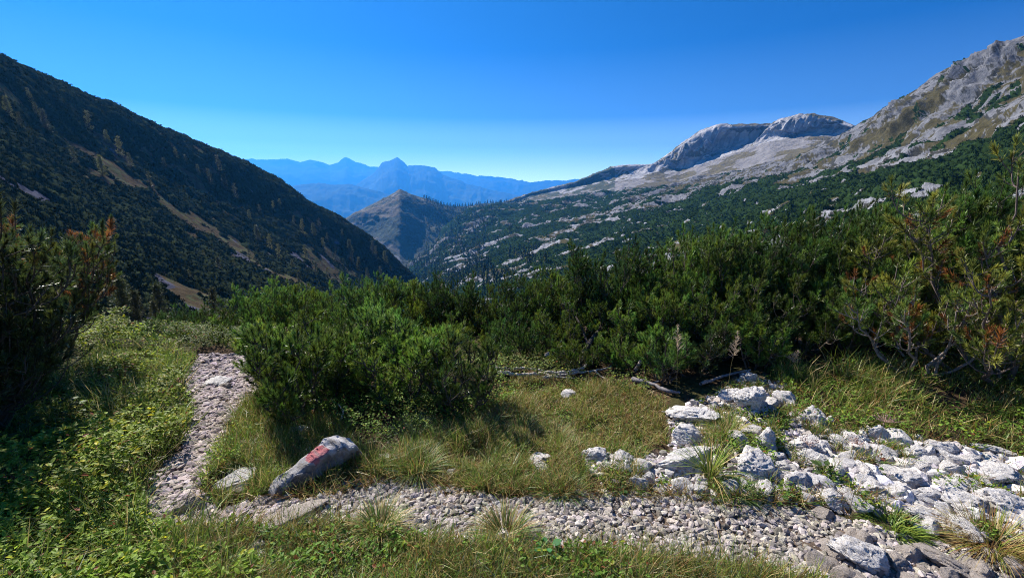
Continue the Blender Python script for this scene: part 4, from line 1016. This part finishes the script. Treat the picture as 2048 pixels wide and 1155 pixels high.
tussock(1590, 755, 420, .08, .20, ['green', 'lime'], [4, 3], .09, 'fresh green tussock on top of the bank behind the grooved block', .0026)
tussock(1985, 1092, 900, .09, .20, ['straw', 'rust', 'lime'], [5, 3, 2], .11, 'wide brown dried tussock among the cobbles', .0018, .7)
tussock(1780, 1052, 420, .06, .13, ['green', 'lime'], [4, 3], .09, 'low fresh green tuft at the edge of rubble and gravel', .0036, .8)
tussock(1470, 985, 300, .06, .14, ['green', 'dark'], [4, 3], .06, 'small dark grass tuft between white stones and gravel trail', .003, .7)
tussock(1010, 1075, 420, .10, .19, ['straw', 'green', 'rust'], [3, 3, 1], .06, 'straw tipped tussock on the near rim of the gravel trail')
tussock(760, 1060, 420, .09, .18, ['green', 'straw'], [3, 3], .06, 'leaning tussock on the near rim, below the stones of the junction')
tussock(1040, 870, 420, .09, .18, ['dark', 'green', 'straw'], [3, 3, 2], .06, 'dark spiky tussock in the middle of the turf clearing')
tussock(1110, 880, 360, .08, .17, ['dark', 'green', 'straw'], [3, 3, 2], .06, 'second dark spiky tussock, nearer the stone row')

# ------------------------------------------------------------------ leafy undergrowth
LV = np.array([[0, 0, 0], [-.26, .35, .07], [.26, .35, .07], [-.22, .72, .04], [.22, .72, .04], [0, 1, -.06], [0, .4, 0], [0, .72, -.02]])
LF = np.array([[0, 6, 1], [0, 2, 6], [1, 6, 7], [1, 7, 3], [2, 7, 6], [2, 4, 7], [3, 7, 5], [4, 5, 7]])
def leaf_cover(n, poly, hmax, size, rgb, thr, g, seed, msc=1.3, xr=(-4, 7), yr=(0.8, 6), hmin=0.03, yellow=.12, fn=None):
    f = lambda P, px, py: off_stones(P, px, py) & (fbm(P[:, 0]*msc*1.7, P[:, 1]*msc*1.7, octaves=3, seed=seed) > thr) & (fn(P, px, py) if fn else True)
    Q = ground_points(n//6, xr, yr, g, poly, f); m = len(Q)
    mound = hmin+(hmax-hmin)*smooth(-.45, .5, fbm(Q[:, 0]*msc, Q[:, 1]*msc, octaves=3, seed=seed+1))
    K = 6; top = Q + np.stack([0*mound, 0*mound, mound*(1-0.75*g.random(m)**1.6)], 1)
    pos = (top[:, None] + g.normal(0, .014, (m, K, 3))).reshape(-1, 3)
    a = g.uniform(0, 6.28, m*K); up = g.uniform(-.15, 0.9, m*K)
    Yd = np.stack([np.cos(a), np.sin(a), up], 1); Yd /= np.linalg.norm(Yd, axis=1, keepdims=True)
    nz_ = np.stack([g.normal(0, .35, m*K), g.normal(0, .35, m*K), np.ones(m*K)], 1); Xd = np.cross(Yd, nz_); Xd /= np.linalg.norm(Xd, axis=1, keepdims=True)
    rot = np.stack([Xd, Yd, np.cross(Xd, Yd)], 2)
    patch = fbm(pos[:, 0]*2.2, pos[:, 1]*2.2, octaves=3, seed=seed+3)
    t = np.array(rgb)[None]*[1.75, 1.5, 1.2]*g.uniform(.5, 1.35, (m*K, 1))*(1+.5*patch[:, None])
    yl = g.random(m*K) < yellow; t[yl] *= [2.0, 1.35, .8]
    rd = g.random(m*K) < yellow*.25; t[rd] = np.array([.30, .09, .04])*g.uniform(.5, 1.2, (rd.sum(), 1))
    return inst(LV, LF, pos, rot, size*g.uniform(.6, 1.35, m*K), tint=t)
g = np.random.default_rng(71)
parts = [
 leaf_cover(72000, [(-900,650),(120,640),(300,690),(392,715),(375,760),(398,830),(375,880),(310,945),(290,1000),(200,1040),(-900,1200)], .38, .028, (0.14, 0.22, 0.03), -.35, g, 101, xr=(-6.5, 0)),
 leaf_cover(20000, [(-900,950),(290,1000),(300,1062),(470,1075),(520,1160),(400,1500),(-900,1500)], .14, .026, (0.14, 0.24, 0.035), -.35, g, 103),
 leaf_cover(2500, BANK, .09, .018, (0.12, 0.22, 0.03), .1, g, 105),
 leaf_cover(16000, [(540,745),(700,740),(1000,745),(1040,800),(900,870),(760,900),(700,880),(640,850),(520,770)], .17, .018, (0.10, 0.19, 0.035), -.35, g, 107),
 leaf_cover(20000, [(230,655),(380,662),(500,672),(700,680),(1000,720),(1300,760),(1300,790),(1000,760),(560,760),(512,706),(384,706),(230,690)], .20, .020, (0.08, 0.13, 0.03), -.2, g, 108),
 leaf_cover(9000, [(360,672),(545,672),(540,712),(495,712),(488,700),(398,700),(396,712),(376,712)], .15, .020, (0.08, 0.13, 0.03), -2, g, 117),
 leaf_cover(9000, TURF_C, .04, .014, (0.09, 0.17, 0.03), -.05, g, 109, msc=3, hmin=.01),
 leaf_cover(20000, RIGHT, .22, .022, (0.09, 0.18, 0.03), -.15, g, 111, yellow=.1),
 leaf_cover(8000, SCREE, .05, .020, (0.09, 0.17, 0.03), .12, g, 113, msc=4, hmin=.01),
 leaf_cover(7000, BOTTOM, .07, .022, (0.10, 0.21, 0.035), .0, g, 115, msc=2.5, hmin=.02),
]
V, F, C = join(parts)
tag(link('undergrowth', mesh_data('undergrowth', V, F, M['leaf'], False, C)), 'yellow green leafy dwarf shrubs and herbs carpeting the banks', 'undergrowth', kind='stuff')

# ------------------------------------------------------------------ broad leaved herbs, stalks, plumes
def herb(px, py, n, size, rgb, label, seed, lift=.06, cat='herb', name='broad_leaved_herb'):
    g = np.random.default_rng(seed); b = at(px, py); a = np.arange(n)*2.4; lines = []
    up = g.uniform(.2, .8, n); Yd = np.stack([np.cos(a), np.sin(a), up*.4], 1); Yd /= np.linalg.norm(Yd, axis=1, keepdims=True)
    base = Yd*size*.5*[1, 1, 0]+np.stack([0*a, 0*a, lift*up], 1)
    Xd = np.cross(Yd, np.array([[0, 0, 1.]])); Xd /= np.linalg.norm(Xd, axis=1, keepdims=True)
    rot = np.stack([Xd, Yd, np.cross(Xd, Yd)], 2)
    V, F, C = inst(LV*[1.3, 1, 1], LF, base, rot, size*g.uniform(.6, 1.2, n), tint=np.array(rgb)[None]*g.uniform(.7, 1.3, (n, 1)))
    e = link(name, None, loc=b); e.empty_display_size = .1; tag(e, label, cat)
    link('leaves', mesh_data('leaves', V, F, M['leaf'], True, C), e)
    tv, tf = tubes([(np.array([[0, 0, -.01], q*.5+[0, 0, .005], q]), [.002, .0016, .0012]) for q in base], 4)
    link('stems', mesh_data('stems', tv, tf, M['bark'], True, np.tile([.10, .12, .04], (len(tv), 1))), e)
herb(1650, 950, 9, .055, (.10, .16, .05), 'dull green round leaved herb between the white stones', 1)
herb(1555, 1000, 8, .05, (.08, .17, .04), 'narrow leaved herb beside the cleft white stone', 2)
herb(1235, 985, 9, .04, (.08, .19, .05), 'herb rosette at the gravel rim below the grey angular block', 3, .03)
herb(1095, 1128, 9, .04, (.08, .26, .08), 'bright green single herb standing in the near grass', 4, .12)
herb(150, 845, 12, .055, (.08, .14, .04), 'pale leafed herb above the undergrowth of the western bank', 5, .34)
herb(60, 900, 12, .06, (.08, .13, .04), 'larger pale leafed herb in the shadow of the dark pine shrub', 6, .32)
def stalk(px, py, top, kind, label, seed, rgb, head, cat='dry stalk', lean=.05, name='dry_stalk', wid=.0018):
    g = np.random.default_rng(seed); b = at(px, py); D = b[1]; zt = point(px, top, math.hypot(b[0], b[1]))[2]-b[2]
    P = np.array([[0, 0, -.01], [lean*zt*.3, 0, zt*.5], [lean*zt, 0, zt]]); lines = [(P, [wid, wid*.8, wid*.5])]
    e = link(name, None, loc=b); e.empty_display_size = .1; tag(e, label, cat)
    if kind == 'plume':
        n = 60; t = g.random(n); o = P[2][None]*(.62+.38*t[:, None]); w = (.025*(1-t)+.006)
        dr = np.stack([g.normal(0, 1, n), g.normal(0, 1, n), g.uniform(.6, 2, n)], 1); dr /= np.linalg.norm(dr, axis=1, keepdims=True)
        hd = [(np.array([q, q+d*x*1.2, q+d*x*2.2+[0, 0, -.003]]), [.0012, .0016, .0006]) for q, d, x in zip(o, dr, w)]
    elif kind == 'umbel':
        hd = []
        for k in range(34):
            d = np.array([g.normal(0, .7), g.normal(0, .7), g.uniform(.2, .8)]); q = P[2]+d*head
            hd.append((np.array([P[2], (P[2]+q)/2+[0, 0, -.002], q]), [.0008, .0007, .0006]))
            hd.append((np.array([q-[0, 0, .003], q, q+[0, 0, .003]]), [.001, .0042, .001]))
    else:
        hd = [(np.array([P[2]-[0, 0, head*.5], P[2], P[2]+[0, 0, head*.5]]), [.001, head*.5, .001])]
        for k in range(5 if kind == 'leafy' else 0):
            q = P[2]*g.uniform(.2, .9); d = np.array([g.normal(0, 1), g.normal(0, 1), .3]); d /= np.linalg.norm(d)
            hd.append((np.array([q, q+d*head, q+d*head*2]), [.001, head*.4, .001]))
    V, F = tubes(lines, 4); link('stem', mesh_data('stem', V, F, M['bark'], True, np.tile([.14, .11, .05], (len(V), 1))), e)
    if kind == 'leafy':
        V, F = tubes(hd[1:], 5); link('leaves', mesh_data('leaves', V, F, M['bark'], True, np.tile(rgb, (len(V), 1))), e); hd = hd[:1]
    V, F = tubes(hd, 5); link('seed_head', mesh_data('seed_head', V, F, M['bark'], True, np.tile(rgb, (len(V), 1))), e)
stalk(604, 800, 655, 'plume', 'pale rosy reed plume rising through the bushy young pine', 1, (.55, .36, .28), .03)
stalk(618, 805, 672, 'plume', 'shorter rosy plume next to the pale reed plume', 2, (.55, .38, .28), .03, lean=.12)
stalk(1452, 800, 660, 'plume', 'thin buff grass plume in front of the thicket by the outcrop', 3, (.50, .38, .26), .03, lean=.06)
stalk(1352, 790, 648, 'plume', 'broad buff plume in the dark gap of the thicket', 4, (.55, .42, .28), .03, lean=-.05)
stalk(1565, 760, 700, 'plume', 'drooping buff plume on the bank behind the outcrop', 5, (.50, .36, .25), .03, lean=.4)
stalk(1745, 940, 838, 'umbel', 'dried rosy umbel head on a thin stalk above the rubble', 6, (.42, .27, .23), .045)
stalk(1705, 935, 885, 'umbel', 'smaller dried umbel beside the oblong block', 7, (.42, .28, .23), .045)
stalk(1605, 935, 885, 'umbel', 'pale dried umbel in front of the wide flat slab', 8, (.45, .32, .28), .04)
stalk(1752, 952, 905, 'leafy', 'reddish brown dead plant with crumpled leaves in the rubble', 9, (.16, .06, .035), .014)
stalk(1690, 1062, 965, 'button', 'thin stalk with a brown seed button before the rubble', 10, (.16, .10, .06), .010)
stalk(1720, 760, 738, 'button', 'small pale dried flower head by the dark shade', 11, (.40, .34, .22), .010)
stalk(1768, 764, 735, 'button', 'tallest of the pale dried flower heads by the dark shade', 12, (.40, .34, .22), .010)
stalk(1800, 768, 750, 'button', 'pale dried flower head at the end of its small row', 13, (.40, .34, .22), .010)
stalk(430, 1200, 960, 'leafy', 'thin bent dark stalk leaning over the near grass', 14, (.10, .08, .04), .006, lean=.5)

# ------------------------------------------------------------------ bleached wood and dead roots
def branch(pts, r0, r1, rgb, label, lift=.03, side=(), cat='dead branch', name='dead_branch'):
    def path(pp): return np.array([at(a, b_, lf) for a, b_, lf in [(q+(lift,))[:3] if len(q) == 2 else q for q in pp]])
    P = path(pts); t = np.linspace(0, len(P)-1, len(P)*5); Q = np.stack([np.interp(t, range(len(P)), P[:, k]) for k in range(3)], 1)
    Q[1:-1] = (Q[:-2]+Q[1:-1]*2+Q[2:])/4; rg_ = np.random.default_rng(len(label)); Q += rg_.normal(0, .003, Q.shape)
    lines = [(Q, np.linspace(r0, r1, len(Q))*(1+.15*np.sin(t*4)))]
    for sd in side:
        S = path(sd); lines.append((S, np.linspace(r0*.5, r1*.5, len(S))))
    V, F = tubes(lines, 8)
    V = V + 0.003*np.stack([fbm(V[:, 0]*60, V[:, 1]*60, V[:, 2]*60, octaves=2, seed=1)]*3, 1)
    tag(link(name, mesh_data(name, V, F, M['bark'], True, np.tile(rgb, (len(V), 1)))), label, cat)
grey = (.55, .50, .47)
branch([(1000, 750), (1030, 757), (1065, 757), (1095, 750), (1130, 752), (1160, 745), (1185, 728)], .018, .010, grey, 'longest bleached white branch lying along the turf edge', side=[[(1085, 752), (1105, 760), (1150, 763)]])
branch([(985, 742), (1015, 743), (1050, 742), (1085, 747)], .013, .007, grey, 'thinner bleached branch just behind the longest white one')
branch([(1085, 762), (1120, 757), (1155, 752), (1190, 748), (1225, 738)], .014, .006, (.42, .38, .35), 'grey forked branch end running into the shade', side=[[(1190, 748), (1200, 758), (1212, 764)]])
branch([(1265, 765), (1300, 775), (1335, 790), (1360, 792)], .020, .010, (.22, .20, .20), 'dark weathered root at the shady edge of the turf', side=[[(1300, 775), (1320, 768)]])
branch([(1400, 775), (1430, 765), (1470, 752), (1500, 748)], .013, .006, (.28, .25, .24), 'dull grey branch lying behind the low limestone ledge', side=[[(1430, 765), (1445, 757)]])
branch([(1090, 722, .05), (1110, 718, .08)], .024, .020, (.42, .37, .32), 'short sawn stub of pale wood under the thicket')
branch([(1160, 730, .02), (1175, 715, .12), (1200, 700, .22), (1230, 690, .30)], .030, .018, (.09, .075, .07), 'thick dark leaning trunk at the base of the thicket', side=[[(1175, 715, .12), (1165, 700, .2), (1150, 690, .3)]])
branch([(1270, 745, .02), (1290, 730, .12), (1300, 705, .24)], .016, .008, (.3, .26, .24), 'grey bent dead stem standing at the turf edge', side=[[(1290, 730, .12), (1265, 718, .14), (1240, 726, .12)]])
branch([(640, 845, .02), (670, 858, .03), (690, 850, .08), (680, 838, .12)], .008, .005, (.45, .42, .42), 'curved pale root below the bushy young pine')
branch([(2100, 730, .10), (1980, 715, .08), (1900, 700, .10), (1850, 690, .16), (1820, 668, .24)], .014, .005, (.30, .25, .22), 'long bare grey bough reaching in under the sparse pine', side=[[(1980, 715, .08), (1930, 690, .2), (1915, 670, .3)], [(1900, 700, .1), (1850, 705, .08), (1790, 698, .12)]])
branch([(2120, 690, .2), (2000, 680, .22), (1930, 660, .3), (1880, 640, .4)], .012, .004, (.30, .25, .22), 'upper bare grey bough under the sparse pine', side=[[(2000, 680, .22), (1960, 650, .34), (1955, 620, .45)], [(1930, 660, .3), (1870, 662, .28)]])
branch([(2100, 770, .03), (2040, 765, .03), (1980, 752, .04), (1930, 745, .05)], .009, .004, (.22, .19, .17), 'low thin dead twig lying in the grass by the sparse pine')
